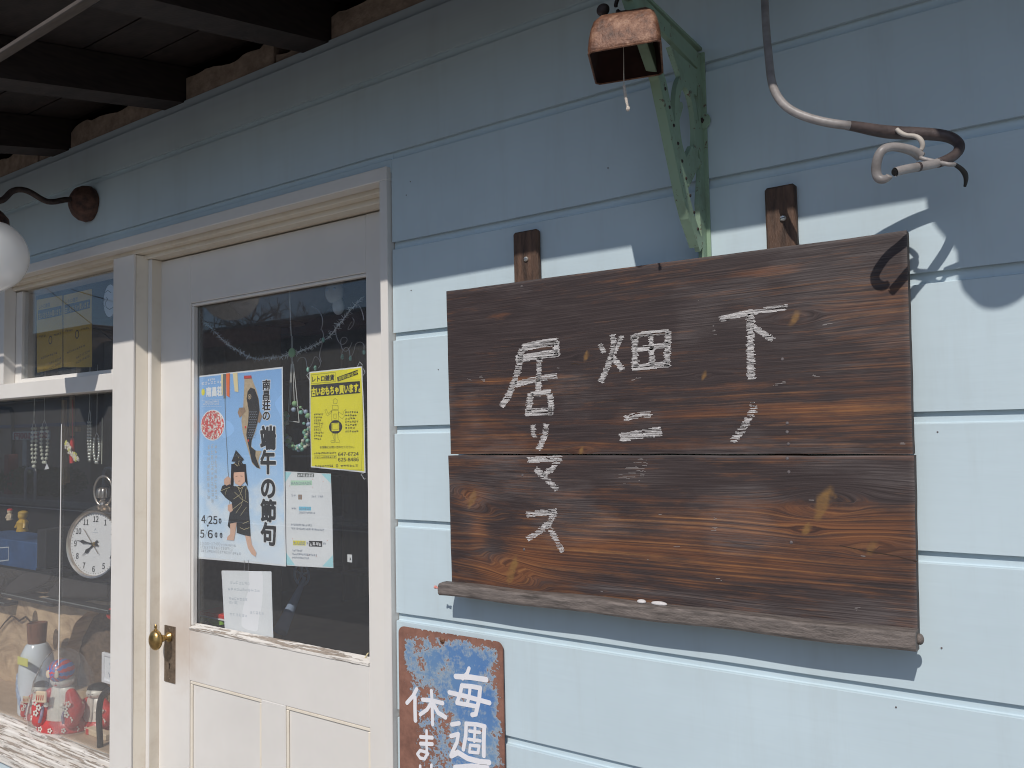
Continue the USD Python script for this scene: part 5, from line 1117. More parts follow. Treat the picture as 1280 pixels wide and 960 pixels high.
def K_(px, py, r, tilt=0.): x, z = bxz(px, py); return (x, z, r, tilt)
plankboard('upper_plank', [(sx0, sz + .0012), (sx1, sz + .0012), (tx1, tz1), (tx0, tz0)], 1,
    [K_(995, 396, .012), K_(732, 446, .008), K_(726, 564, .008), K_(880, 470, .006)],
    [S_(1090, 400, 60, 60, .17), S_(1060, 510, 90, 45, .26), S_(900, 515, 130, 10, .30), S_(640, 475, 80, 6, .34), S_(625, 395, 22, 12, .30), S_(590, 500, 40, 14, .20), S_(960, 340, 30, 12, .2), S_(760, 528, 70, 6, .24), S_(800, 556, 200, 8, .22), S_(700, 380, 80, 40, -.12), S_(820, 400, 110, 50, -.16), S_(690, 530, 60, 25, -.1), S_(580, 420, 20, 60, -.1)],
    [S_(592, 545, 22, 14, .22), S_(588, 500, 14, 26, .18), S_(596, 528, 10, 8, .25), S_(1035, 405, 10, 8, .18)])
plankboard('lower_plank', [(bx0_, bz0_), (bx1_, bz1_), (lx1, sz - .0014), (lx0, sz - .0014)], 2,
    [K_(1030, 630, .020, .10), K_(590, 625, .016, -.35), K_(640, 712, .020, -.3), K_(1008, 662, .008), K_(1090, 685, .010, .1)],
    [S_(590, 622, 26, 16, .42), S_(598, 660, 14, 24, .30), S_(640, 712, 52, 24, .40), S_(690, 700, 60, 12, .25), S_(730, 680, 130, 14, .24), S_(900, 655, 150, 16, .30), S_(960, 700, 180, 30, .30), S_(1100, 670, 60, 30, .24), S_(800, 620, 120, 8, .24), S_(960, 635, 100, 8, .3), S_(700, 600, 60, 12, -.10), S_(850, 610, 60, 20, -.14), S_(840, 745, 160, 10, -.12), S_(1080, 590, 60, 14, -.16), S_(620, 680, 18, 30, -.2)],
    [S_(790, 595, 40, 14, .26), S_(1105, 765, 60, 16, .42), S_(1000, 770, 90, 8, .30), S_(850, 745, 120, 6, .28), S_(760, 735, 70, 4, .35), S_(590, 655, 20, 20, .22), S_(610, 690, 20, 16, .2), S_(930, 620, 16, 10, .18), S_(1120, 600, 30, 20, .2), S_(640, 575, 60, 6, .2), S_(850, 660, 60, 12, .16)])
# hangers
for (xa, xb, zt_, scr) in ((641, 671, 287, (658, 324)), (958, 996, 230, (979, 273))):
    yb0 = -.017
    x0, x1 = P(xa, 320, yb0)[0], P(xb, 300, yb0)[0]; z1 = P((xa + xb) / 2, zt_ + 1, yb0)[2]
    hg = obj('hanger_batten', bx(x0, x1, yb0, -.0006, bz + .03, z1, .004), 'batten_wood', bo_)
    sp_ = P(*scr, yb0); obj('screw', lathe([(0, .0050), (.0035, .0046), (.0052, .003), (.0055, .0), (.0, 0)], sp_, (0, -1, 0), 14), 'screw_steel', hg)
    obj('screw_slot', bx(sp_[0] - .004, sp_[0] + .004, sp_[1] - .0056, sp_[1] - .0049, sp_[2] - .0006, sp_[2] + .0006, .0001), 'black', hg)
# tray
t0, t1 = P(551, 736, YB - .02), P(1146, 803, YB - .02)
tr = thing('chalk_tray', 'weathered rounded wooden chalk rail along the bottom of the board', 'tray')
Ht = .0135
n = 60; xs = np.linspace(t0[0], t1[0], n); zc = np.linspace(t0[2], t1[2], n)
prof = np.array([(-.0, 1.0), (-.7, .92), (-.95, .6), (-1, 0), (-.95, -.6), (-.7, -.92), (0, -1.0), (1, -1), (1, 1)]); V = []
for k in range(n):
    w_ = 1 + .10 * (meshkit.fbm(np.array([[xs[k] * 9, 0, 1.]]), 3, 3)[0] - .5) + (.12 * k / n)
    for (a, b) in prof: V.append((xs[k], YB - .0155 + a * .0148, zc[k] + b * Ht * w_ + .0012 * math.sin(k * .35)))
m_ = len(prof); F = []
for k in range(n - 1):
    for j in range(m_): a, b = k * m_ + j, k * m_ + (j + 1) % m_; F += [(a, a + m_, b + m_), (a, b + m_, b)]
for j in range(1, m_ - 1): F += [(0, j, j + 1), ((n - 1) * m_, (n - 1) * m_ + j + 1, (n - 1) * m_ + j)]
me = trimesh.Trimesh(V, F, process=False); me.fix_normals()
obj('rail', me, 'tray_wood', tr, smooth=32)
e_ = P(1148, 800, YB - .01); obj('end_peg', ball(e_ + [.0015, .002, .001], (.006, .007, .0085), 2), 'tray_wood', tr, smooth=True)
pk = P(547, 734.5, YB - .016)
pin = thing('pink_pin', 'small pink plastic pin stuck in the left end of the chalk rail', 'pin')
obj('shaft', lathe([(0, 0), (.0028, 0), (.0030, .004), (.0022, .0055), (.0022, .0095), (.0034, .0105), (.0034, .014), (0, .0145)], pk + [.006, 0, -.001], (-1, 0, .12), 14), 'chalk_pink', pin, smooth=40)
for px, py, w_ in ((802, 752, 11), (824, 754.5, 20)):
    q = P(px, py, YB - .012); hw = abs(P(px + w_ / 2, py, YB - .012)[0] - q[0])
    m_ = ball(q, (hw, .006, .0042), 2); v = np.array(m_.vertices); v[:, 2] = np.maximum(v[:, 2], q[2] - .002); m_.vertices = v
    tag(obj('chalk_stub', m_, 'chalk', smooth=50), 'short white chalk stub, %s of the two on the wooden rail' % ('left' if px < 810 else 'longer right one'), 'chalk')
# nails, knots and cracks
for q in ((984, 529), (984, 540), (985.5, 555), (984, 573), (986, 590), (989, 678), (978, 449), (655, 687), (652, 358), (653, 594)):
    y = YB; p = P(*q, y); obj('nail_head', lathe([(0, .0012), (.0022, .001), (.003, 0)], p, (0, -1, 0), 10), 'nail_iron', bo_)
obj('crack', xzplate(LineString([bxz(*p) for p in [(1050, 682), (1080, 688), (1120, 695), (1146, 702)]]).buffer(.0007), YB - .0003, .0005), 'crack', bo_)
obj('crack', xzplate(LineString([bxz(*p) for p in [(714, 455), (719, 454), (724, 456)]]).buffer(.0008), YB - .0003, .0005), 'crack', bo_)

# chalk strokes: each is broken up along the ridges of the wood grain
def chalk(name, strokes, seed, dens=.80, label=None, m='chalk'):
    rng = np.random.default_rng(seed); V, F = [], []
    for pts, wpx in strokes:
        q = np.array([bxz(*p) for p in pts]); sc_ = abs(bxz(pts[0][0] + 1, pts[0][1])[0] - bxz(*pts[0])[0]) * 1.08
        pl = LineString(q).buffer(wpx * sc_ * .45, cap_style=2, join_style=1)
        x0, z0, x1, z1 = pl.bounds
        for z in np.arange(z0 - .001, z1 + .001, .00100):
            zz = z + rng.normal() * .00025
            cut = pl.intersection(LineString([(x0 - .01, zz), (x1 + .01, zz + rng.normal() * .0006)]))
            for s in getattr(cut, 'geoms', [cut]):
                if s.is_empty or s.length < .0005: continue
                a, b = np.array(s.coords[0]), np.array(s.coords[-1]); Ln = np.linalg.norm(b - a); t = -rng.uniform(0, .002)
                a = a + [rng.normal() * .0014, 0]; b = b + [rng.normal() * .0014, 0]
                while t < Ln:
                    l_ = rng.exponential(.013) + .0012; u0, u1 = max(0, t), min(Ln, t + l_)
                    if u1 > u0 + .0003 and rng.random() < dens + .16:
                        d = (b - a) / max(Ln, 1e-6); p, r_ = a + d * u0, a + d * u1; hw = rng.uniform(.00038, .00064) * (.8 + .4 * dens); k = len(V)
                        V += [(p[0], YB - .00035, p[1] - hw * .6), (r_[0], YB - .00035, r_[1] - hw), (r_[0], YB - .00035, r_[1] + hw), (p[0], YB - .00035, p[1] + hw * .8)]; F += [(k, k + 1, k + 2), (k, k + 2, k + 3)]
                    t += l_ + rng.exponential(.0008) * (2.0 - dens * 2)
    obj(name, trimesh.Trimesh(V, F, process=False), m, bo_, label=label)
chalk('chalk_letter', [([(900, 399), (940, 390), (983, 384)], 7), ([(938, 392), (938, 430), (939, 474)], 9), ([(941, 408), (953, 416), (966, 425)], 7)], 1, label='chalk character 下')
chalk('chalk_letter', [([(943, 503), (941, 512), (934, 527), (926, 540), (915, 552)], 8)], 2, .5, label='chalk character ノ')
chalk('chalk_letter', [([(766, 418), (767, 432), (764, 447), (751, 478)], 6), ([(750, 430), (755, 441)], 5), ([(778, 420), (768, 442)], 4), ([(766, 446), (778, 462)], 6), ([(793, 419), (794, 460)], 7), ([(790, 422), (806, 417), (836, 415)], 6), ([(835, 415), (834, 458)], 7), ([(790, 460), (836, 455)], 7), ([(814, 418), (815, 457)], 6), ([(795, 437), (835, 431)], 6)], 3, .88, label='chalk character 畑')
chalk('chalk_letter', [([(780, 523), (797, 519), (814, 518)], 7), ([(775, 547), (800, 543), (827, 539)], 10)], 4, .7, label='chalk character ニ')
chalk('chalk_letter', [([(653, 435), (675, 430), (697, 427)], 8), ([(695, 427), (696, 445)], 7), ([(645, 449), (670, 445), (698, 441)], 8), ([(652, 436), (649, 458), (643, 478), (636, 494), (627, 508)], 7), ([(674, 446), (673, 488)], 6), ([(644, 481), (665, 475), (696, 470)], 6), ([(663, 491), (661, 516)], 7), ([(663, 493), (689, 490)], 6), ([(688, 491), (689, 514)], 7), ([(657, 516), (691, 514)], 8)], 5, .8, label='chalk character 居')
chalk('chalk_letter', [([(666, 531), (668, 547)], 5), ([(683, 530), (681, 546), (673, 562)], 6)], 6, .75, label='chalk character リ')
chalk('chalk_letter', [([(660, 575), (680, 574), (702, 573)], 6), ([(699, 575), (690, 586), (679, 595)], 6), ([(669, 586), (682, 598), (697, 612)], 6)], 7, .6, label='chalk character マ')
chalk('chalk_letter', [([(658, 643), (676, 641), (696, 639)], 6), ([(694, 640), (688, 652), (675, 664), (659, 674)], 6), ([(684, 655), (694, 672), (704, 690)], 6)], 8, .55, label='chalk character ス')
# faint leftovers of rubbed out chalk
chalk('chalk_smudge', [([(808, 575), (803, 592), (797, 606)], 5), ([(776, 600), (790, 588), (806, 578)], 14), ([(600, 470), (606, 476)], 4)], 9, .02, label='rubbed out chalk stroke', m='chalk_dust')
rng = np.random.default_rng(21)
st_ = []
for k in range(16):
    px, py = rng.uniform(575, 1135), rng.uniform(400, 770); a = rng.uniform(-.5, .5); l_ = rng.uniform(4, 16)
    st_.append(([(px, py), (px + l_ * math.cos(a), py + l_ * math.sin(a))], rng.uniform(1.5, 4)))
st_ += [([(697, 458), (703, 470)], 2), ([(873, 375), (874, 385)], 2), ([(891, 400), (893, 421)], 2), ([(894, 645), (893, 665)], 5), ([(1028, 408), (1040, 402)], 4), ([(893, 720), (905, 728)], 2), ([(1066, 765), (1074, 758)], 4)]
chalk('chalk_smudge', st_, 10, .02, label='faint scattered chalk scratches', m='chalk_dust')

# ---------------------------------------------------------------- enamel sign
YE = -.008
es = thing('enamel_sign', 'rusty blue enamel sign with white brush lettering beside the door', 'sign')
x0, x1 = ex0, ex1; z1a, z1b = P(498, 786.5, YE)[2], P(622, 800, YE)[2]
zt_ = (z1a + z1b) / 2 + .002
pl = sbox(x0, .46, x1, zt_); rr = .016
pl = pl.buffer(-rr).buffer(rr, 8)
rng = np.random.default_rng(2)
bite = union_all([Point(x0 + rng.uniform(.02, x1 - x0 - .02), zt_ + .0012).buffer(rng.uniform(.002, .0042)) for _ in range(16)])
pl = pl.difference(bite)
g = cat_([frame_map(pl.buffer(-.0007), .0012, (0, YE + .0012, 0), (1, 0, 0), (0, 0, 1)), frame_map(pl, .0022, (0, YE + .0028, 0), (1, 0, 0), (0, 0, 1))])
obj('plate', g, 'sign_enamel', es)
q = P(553, 800, YE); obj('screw', lathe([(0, .0045), (.0035, .0042), (.0068, .002), (.0072, 0)], q, (0, -1, 0), 18), 'rust_iron', es, smooth=50)
def sgn(strokes):
    return union_all([LineString([XZ(460 + a / 4, 720 + b / 4, YE) for a, b in pts]).buffer(w / 4 * .00143 / 2, 6, cap_style=1) for pts, w in strokes])
ch = {'毎': [([(506, 462), (498, 485), (474, 512)], 24), ([(440, 502), (515, 506), (592, 518)], 32), ([(470, 548), (462, 590), (446, 632)], 26), ([(470, 548), (520, 552), (562, 560)], 28), ([(562, 560), (556, 620), (540, 690), (522, 694)], 28), ([(408, 582), (500, 604), (608, 634)], 28), ([(512, 552), (506, 610), (494, 645)], 22), ([(446, 634), (490, 642), (545, 652)], 26)],
      '週': [([(420, 742), (456, 736)], 26), ([(416, 800), (452, 790)], 26), ([(452, 796), (446, 830), (420, 885)], 24), ([(418, 898), (450, 882), (500, 912), (560, 928), (606, 932)], 32), ([(492, 738), (490, 800), (478, 866)], 26), ([(492, 738), (545, 742), (585, 752)], 26), ([(582, 752), (580, 830), (580, 898)], 28), ([(508, 775), (560, 782)], 20), ([(536, 760), (532, 826)], 20), ([(504, 816), (562, 824)], 20), ([(512, 846), (508, 880)], 18), ([(512, 846), (556, 850), (552, 882)], 20), ([(508, 880), (552, 884)], 18)],
      '日': [([(438, 958), (520, 952), (596, 958)], 34), ([(444, 960), (440, 1120)], 30), ([(590, 960), (588, 1120)], 30), ([(444, 1040), (588, 1040)], 26), ([(440, 1116), (588, 1116)], 30)],
      '休': [([(244, 566), (226, 600), (196, 634)], 26), ([(236, 608), (236, 660), (238, 722)], 28), ([(274, 618), (320, 622), (374, 636)], 26), ([(318, 574), (322, 640), (324, 742)], 24), ([(318, 634), (296, 668), (262, 692)], 24), ([(328, 640), (352, 684), (388, 706)], 28)],
      'ま': [([(264, 804), (322, 808)], 24), ([(264, 838), (322, 840)], 24), ([(294, 774), (294, 840), (296, 892), (284, 914), (262, 910), (248, 890), (262, 872), (290, 880), (300, 890)], 20)],
      'せ': [([(240, 984), (330, 976)], 22), ([(318, 946), (316, 1020)], 20), ([(262, 950), (262, 1040), (280, 1056), (322, 1054)], 20)]}
for c_, st_ in ch.items(): obj('letter', xzplate(sgn(st_), YE - .0009, .0008), 'enamel_white', es, label='white character ' + c_)

# ---------------------------------------------------------------- green bracket
XB = P(878, 200)[0]; 
br = thing('iron_bracket', 'green cast iron shelf bracket with scrollwork on the blue wall', 'bracket')
def byz(px, py): y = yforx(px, py, XB); return (y, P(px, py, y)[2])
zA = byz(800, 12)[1]
hb_ = .004
leg = Polygon([(-.0005, 1.80), (-.0005, 2.235), (-.020, 2.235), (-.024, 2.10), (-.030, 2.06), (-.020, 2.02), (-.036, 1.95), (-.024, 1.87), (-.016, 1.80)])
arm = Polygon([(0, 2.235), (-.315, 2.245), (-.315, 2.222), (-.02, 2.205)])
sA, sB, sC = byz(822, 100), byz(853, 250), (-.040, 1.872)
cl_ = [sC, (sB[0] * .6 + sC[0] * .4 - .004, sB[1] * .6 + sC[1] * .4), sB, sA, (-.262, 2.205), (-.292, 2.236)]
strut = LineString([(p[0] + .012, p[1]) for p in cl_]).buffer(.0125, cap_style=2)
ringc = (-.078, 2.085)
ring = affinity.scale(Point(ringc).buffer(1), .052, .085).difference(affinity.scale(Point(ringc).buffer(1), .034, .064))
fill1 = Polygon([(-.02, 2.03), (-.08, 1.97), (-.105, 2.00), (-.06, 2.05)]).union(Polygon([(-.14, 2.20), (-.02, 2.20), (-.03, 2.15), (-.09, 2.15)]))
tip_ = LineString([(-.10, 2.11), (-.125, 2.07), (-.118, 2.03)]).buffer(.006)
web = union_all([leg, arm, strut, ring, fill1, tip_]).buffer(.002).buffer(-.002)
obj('web', yzplate(web, XB - .004, XB + .005), 'green_iron', br)
fl_ = LineString([(p[0] - .0028, p[1]) for p in cl_]).buffer(.0022, cap_style=2)
obj('flange', yzplate(fl_, XB - .012, XB + .0045), 'green_iron', br)
obj('arm_flange', yzplate(sbox(-.318, 2.2455, -.0, 2.2505), XB - .020, XB + .0065), 'green_iron', br)
for k in range(9):
    p = np.array(sC) + (np.array(sA) - np.array(sC)) * (.12 + k * .105); obj('rivet', lathe([(0, .0022), (.0022, .0018), (.0034, 0)], (XB + .005, p[0] + .012, p[1]), (1, 0, 0), 8), 'dark_iron', br)
bp = obj('wall_plate', bx(XB - .012, XB + .012, -.0042, -.0004, 1.79, 2.24, .001), 'green_iron', br)
for (px, py) in ((878, 152), (861, 66)):
    c = P(px, py, -.004); lug = obj('lug', lathe([(0, .006), (.011, .0055), (.0155, .003), (.016, 0)], c, (0, -1, 0), 22), 'green_iron', br, smooth=40)
    obj('bolt', lathe([(0, .0095), (.0045, .009), (.006, .006), (.006, .005)], c, (0, -1, 0), 6), 'dark_iron', lug)
# ---------------------------------------------------------------- rusty bell shaped hood
zH = 2.130
def hp(px, py): y = yforz(px, py, zH); return P(px, py, y)
n0, n1, f0, f1 = hp(735, 67.5), hp(826, 47.5), hp(745.5, 104), hp(828, 94)
bc = (n0 + n1 + f0 + f1) / 4
# square the four corners up: mean edge vectors
eu = ((n1 - n0) + (f1 - f0)) / 2; ev = ((f0 - n0) + (f1 - n1)) / 2
cor = [bc - eu / 2 - ev / 2, bc + eu / 2 - ev / 2, bc + eu / 2 + ev / 2, bc - eu / 2 + ev / 2]
hd_ = thing('iron_bell', 'rusty four sided iron bell hanging under the green bracket with a cord', 'bell')
def ringat(s, dz, bulge=0): return [bc + (c - bc) * s + [0, 0, dz] for c in cor]
lv = [(1.0, 0), (1.02, .006), (.99, .022), (.93, .040), (.84, .055), (.70, .064)]
V, F = [], []
for s, dz in lv:
    c4 = ringat(s, dz)
    for k in range(4):
        a, b = c4[k], c4[(k + 1) % 4]
        for t in np.linspace(.06, .94, 7): V.append(a + (b - a) * t)
nn = 28
for k in range(len(lv) - 1):
    for j in range(nn): a, b = k * nn + j, k * nn + (j + 1) % nn; F += [(a, b, b + nn), (a, b + nn, a + nn)]
topi = len(V); V.append(bc + [0, 0, .070])
for j in range(nn): F.append(((len(lv) - 1) * nn + j, (len(lv) - 1) * nn + (j + 1) % nn, topi))
sh_ = trimesh.Trimesh(V, F, process=False)
obj('shell', sh_.subdivide(), 'rust_iron', hd_, smooth=50)
ins = sh_.copy(); ins.vertices = bc + (np.array(V) - bc) * [.965, .965, .955] + [0, 0, -.0002]; ins.invert()
obj('inside', ins, 'bell_inside', hd_, smooth=50)
rimo = [bc + (c - bc) * 1.0 for c in cor]; 
obj('rim', tube([p for k in range(4) for p in (rimo[k] + (rimo[(k + 1) % 4] - rimo[k]) * t for t in np.linspace(.05, .95, 6))], .0016, 6, closed=True), 'rust_iron', hd_)
crown_ = obj('crown', lathe([(.034, 0), (.028, .010), (.018, .016), (.012, .019), (0, .020)], bc + [0, 0, .062], n=24), 'dark_iron', hd_, smooth=40)
tpz = bc[2] + .087
obj('hook', tube([(bc[0] + .016 * math.cos(t), bc[1], tpz + .012 + .016 * math.sin(t)) for t in np.linspace(-2.6, 3.2, 26)], .0032, 8), 'dark_iron', hd_, smooth=True)
obj('knob', ball(bc + [-.034, -.01, .094], (.011, .009, .010), 2), 'dark_iron', hd_, smooth=True)
c0 = bc + [-.004, .0, .05]
yk = c0[1]
p1 = P(780, 107, yk); p2 = P(785, 136, yk)
obj('cord', tube([c0, [p1[0], yk, p1[2] + .02], p1], .0008, 6), 'cord', hd_)
kn_ = obj('cord_tail', tube([p1, (p1 + p2) / 2 + [-.0004, 0, 0], p2], [.0024, .0026, .0017], 8), 'cord', hd_)
obj('knot', rough(ball(p2 + [0, 0, .0], (.0036, .003, .004), 2), .002, 300, 2), 'cord', kn_)

# ---------------------------------------------------------------- loose cable from the eave
cb = thing('loose_cable', 'grey conduit cable curling from the eave to a cut loop, upper right', 'cable')
def path(l): return [P(a, b, c) for a, b, c in l]
obj('conduit', tube(path([(955, -60, -.06), (956, 0, -.09), (958, 40, -.12), (962, 82, -.155), (969, 115, -.178), (985, 135, -.186), (1010, 147, -.185), (1045, 155, -.178), (1062, 157, -.169)]), .0064, 12, dense=70), 'cable_grey', cb, smooth=True)
obj('dark_sleeve', tube(path([(1058, 156.5, -.170), (1085, 161, -.150), (1110, 165, -.132), (1135, 166.5, -.117), (1165, 168, -.102), (1190, 173, -.095), (1199, 181, -.100), (1197, 190, -.110), (1185, 199, -.125), (1172, 204, -.139)]), [.0068, .0084, .0094, .0094, .0088, .0080, .0072, .0072, .0072, .0068], 12, dense=80), 'cable_dark', cb, smooth=True)
obj('cut_end', tube(path([(1174, 203, -.137), (1160, 206.5, -.150), (1140, 210, -.172), (1119, 215, -.192)]), .0064, 12, caps=False, dense=24), 'cable_grey', cb, smooth=True)
e0, e1 = path([(1121, 214.5, -.1900), (1117.5, 215.5, -.1938)]); obj('bore', lathe([(0, 0), (.0044, 0), (.0052, .0004)], e1, e0 - e1, 16), 'black', cb)
obj('band', tube(path([(1149, 208.3, -.162), (1146.5, 208.8, -.1648)]), .0069, 12), 'cable_dark', cb)
obj('curled_end', tube(path([(1151, 196, -.136), (1143, 190, -.145), (1128, 185, -.163), (1112, 184, -.177), (1101, 190, -.186), (1096, 203, -.183), (1095.5, 216, -.178), (1099, 223, -.177), (1106, 224, -.178), (1112, 219, -.180)]), [.0072, .0070, .0064, .0062, .0066, .0068, .0068, .0066, .0058, .0048], 12, dense=70), 'cable_grey', cb, smooth=True)
obj('bare_wire', tube(path([(1121, 161.5, -.138), (1126, 166, -.140), (1134, 169, -.142), (1143, 170, -.143), (1150, 174, -.144), (1153, 180, -.142), (1151, 188, -.140)]), [.0030, .0034, .0030, .0032, .0036, .0036, .0030], 10, dense=40), 'wire_cream', cb, smooth=True)
obj('wire_tail', tube(path([(1150, 197, -.142), (1160, 200, -.142), (1172, 202.5, -.140), (1183, 205, -.142), (1193, 205.5, -.132)]), .0031, 10, dense=30), 'cable_grey', cb, smooth=True)
obj('wire_tip', tube(path([(1192, 205, -.133), (1200, 210, -.125), (1206, 217, -.116), (1207.5, 224, -.108), (1206, 233, -.100)]), [.003, .0033, .0037, .0031, .0020], 10, dense=24), 'black', cb, smooth=True)

# ---------------------------------------------------------------- globe lamp at the left, and the round lantern out of view whose shadow falls at the right
def lamp(label):
    t = thing('wall_lamp', label, 'lamp')
    mc = P(113, 256, 0); mc[1] = -.0005
    obj('wall_rose', rough(lathe([(.056, 0), (.060, .010), (.058, .028), (.048, .046), (.032, .058), (.018, .064), (0, .065)], mc, (0, -1, 0), 32), .004, 60, 1), 'rust_iron_dark', t, smooth=50)
    X = mc[0]
    gp_ = np.array([X, -.312, 2.112]); RG = .112
    arm = [(X, -.05, mc[2]), (X, -.09, mc[2] - .004), (X, -.13, mc[2] + .006)]
    for q in ((60, 252), (32, 238), (14, 240), (3, 250)): y = yforx(*q, X); arm.append((X, y, P(*q, y)[2]))
    arm.append((X, -.308, gp_[2] + RG + .05)); arm.append((X, -.312, gp_[2] + RG + .02))
    arm = [arm[0], arm[1], arm[3], arm[4], arm[5], arm[6], arm[7], arm[8]]
    obj('gooseneck', tube(arm, .0092, 12, dense=60), 'dark_iron', t, smooth=True)
    obj('collar', lathe([(0, RG + .040), (.022, RG + .038), (.040, RG + .022), (.055, RG + .004), (.058, RG - .018), (.056, RG - .018), (0, RG - .005)], gp_, n=30), 'rust_iron_dark', t, smooth=40)
    obj('globe', lathe([(RG * math.sin(a), RG * math.cos(a)) for a in np.linspace(.5, math.pi, 36)], gp_, n=44), 'opal_glass', t, smooth=True)
lamp('white opal globe lamp on a dark gooseneck over the shop window')
# hanging lantern off to the right, under the eave
py_ = .57; ln0 = np.array([-.094 - SX * py_, -py_, 1.792 + SZ * py_])
lt_ = thing('hanging_lantern', 'round bottomed lantern hanging from the eave right of the board, seen by its shadow', 'lantern')
obj('bowl', lathe([(0, -.052), (.024, -.047), (.042, -.034), (.054, -.012), (.056, .0), (.0565, .046), (.068, .070), (.092, .120), (.094, .128), (0, .128)], ln0, n=36), 'rust_iron_dark', lt_, smooth=40)
obj('rod', tube([ln0 + [0, 0, .09], [ln0[0], ln0[1], 2.50]], .006, 8), 'dark_iron', lt_)

# ---------------------------------------------------------------- across the street (seen only in the window glass)
def Mr(px, py, d):
    """Where a thing must stand in the street for the glass to show it at this pixel."""
    p = P(px, py, d); return np.array([p[0], 2 * .09 - p[1], p[2]])
hs = thing('red_roofed_house', 'long low house with red eaves across the street, mirrored in the door glass', 'house')
ya = -9.9 - 4
zE = Mr(400, 418, 14)[2]; zR = Mr(400, 402, 14)[2]
xa, xb = Mr(236, 420, 14)[0], Mr(500, 400, 14)[0]
obj('wall', bx(xa, xb + 6, ya - 5, ya, 0, zE, .01), 'house_wall', hs)
obj('fascia', bx(xa - .3, xb + 6.3, ya + .7, ya + .78, zE - .1, zR, .01), 'red_roof', hs)
obj('soffit', bx(xa - .3, xb + 6.3, ya + .002, ya + .699, zE - .09, zE - .02, .01), 'house_wall', hs)
obj('roof', yzplate(Polygon([(ya + .9, zR), (ya + .9, zR + .06), (ya - 2.2, zR + .16), (ya - 5.4, zR + .02), (ya - 2.2, zR + .08)]), xa - .4, xb + 6.4), 'roof_tile', hs)
for k in range(10):
    x = xa + .6 + k * (xb + 5 - xa) / 10
    w_ = obj('window', bx(x, x + .9, ya + .003, ya + .03, 1.0, 2.1, .01), 'far_window', hs); obj('frame', bx(x - .05, x + .95, ya + .031, ya + .045, .94, 1.0, .005), 'galvanised', w_)
    obj('post', bx(x + 1.05, x + 1.16, ya + .002, ya + .1, 0, zE - .1, .01), 'house_wall', hs)
ap = thing('beige_building', 'beige plastered building with stepped parapet across the street, mirrored in the shop window', 'building')
D2 = 13.
ax1 = Mr(137.5, 430, D2)[0]; yb = .18 - D2
q = [Mr(115, 411, D2)[2], Mr(130, 424, D2)[2], Mr(137, 433, D2)[2]]
x1_, x2_, x3_ = Mr(116, 420, D2)[0], Mr(129, 420, D2)[0], Mr(150, 420, D2)[0]
obj('wall', bx(x1_ - 14, x1_, yb - 6, yb, 0, q[0], .02), 'plaster_tan', ap)
obj('wall', bx(x1_ + .002, x2_, yb - 6, yb - .4, 0, q[1], .02), 'plaster_tan', ap)
obj('wall', bx(x2_ + .002, x3_ + 1.2, yb - 6, yb - .8, 0, q[2], .02), 'plaster_tan', ap)
obj('parapet', bx(x1_ - 14.1, x1_ + .08, yb - 6.1, yb + .12, q[0] + .002, q[0] + .14, .02), 'house_wall', ap)
obj('band', bx(x1_ - 14, x1_ + .01, yb + .002, yb + .08, Mr(20, 531, D2)[2] - .12, Mr(20, 531, D2)[2], .01), 'box_blue', ap)
for k in range(6): wv = obj('window', bx(x1_ - 2.2 - k * 2.2, x1_ - 1.0 - k * 2.2, yb + .002, yb + .02, 3.0, 4.2, .01), 'far_window', ap); obj('sill', bx(x1_ - 2.3 - k * 2.2, x1_ - .9 - k * 2.2, yb + .003, yb + .09, 2.93, 2.99, .01), 'plaster_beige', wv)
dp = [Mr(6, 510, D2), Mr(18, 511, D2), Mr(20.5, 518, D2), Mr(21, 560, D2)]
obj('downpipe', tube([[p_[0], yb + .1, p_[2]] for p_ in dp] + [[dp[-1][0], yb + .1, .0]], .07, 8), 'box_black', ap)
pk = thing('parking_sign', 'white parking price sign with red figures on a pole across the street', 'sign')
a, b = Mr(17, 538, 11), Mr(63, 549, 11); ysn = a[1]
za, zb2 = Mr(40, 539, 11)[2], Mr(40, 549.5, 11)[2]
obj('panel', bx(a[0], b[0], ysn - .04, ysn, zb2, za, .005), 'sign_white', pk)
tx = fit_text('60分-100円', 0, 0, (za - zb2) * .86, (b[0] - a[0]) * .9, 2, 64)
xm = (a[0] + b[0]) / 2
# read from the street side, so mirrored in the glass
tm = frame_map(tx, .006, (xm + (b[0] - a[0]) * .45, ysn + .004, zb2 + (za - zb2) * .16), (-1, 0, 0), (0, 0, 1))
obj('lettering', tm, 'sign_red', pk)
pp_ = Mr(29, 600, 11)[0]; obj('pole', bx(pp_ - .14, pp_ + .14, ysn - .20, ysn - .05, 0, zb2 + .1, .01), 'galvanised', pk)
rpst = Mr(15, 600, 10); tag(obj('red_post', bx(rpst[0] - .14, rpst[0] + .14, rpst[1] - .14, rpst[1] + .14, 0, Mr(15, 568, 10)[2], .02), 'red_roof'), 'dark red post across the street left of the parking sign', 'post')
for px, lab in ((39.5, 'galvanised hoop bollard in front of the hedge, mirrored left of the thin glass strip'), (137, 'galvanised hoop bollard mirrored beside the window post')):
    a = Mr(px - 6, 590, 8.9); b = Mr(px + 6, 590, 8.9); zt_ = Mr(px, 585, 8.9)[2]
    pts = [[a[0], a[1], 0], [a[0], a[1], zt_ - .1], [a[0] + .06, a[1], zt_ - .02], [(a[0] + b[0]) / 2, a[1], zt_], [b[0] - .06, a[1], zt_ - .02], [b[0], a[1], zt_ - .1], [b[0], a[1], 0]]
    tag(obj('hoop_bollard', tube(pts, .035, 10), 'galvanised', smooth=50), lab, 'bollard')
rng = np.random.default_rng(9)
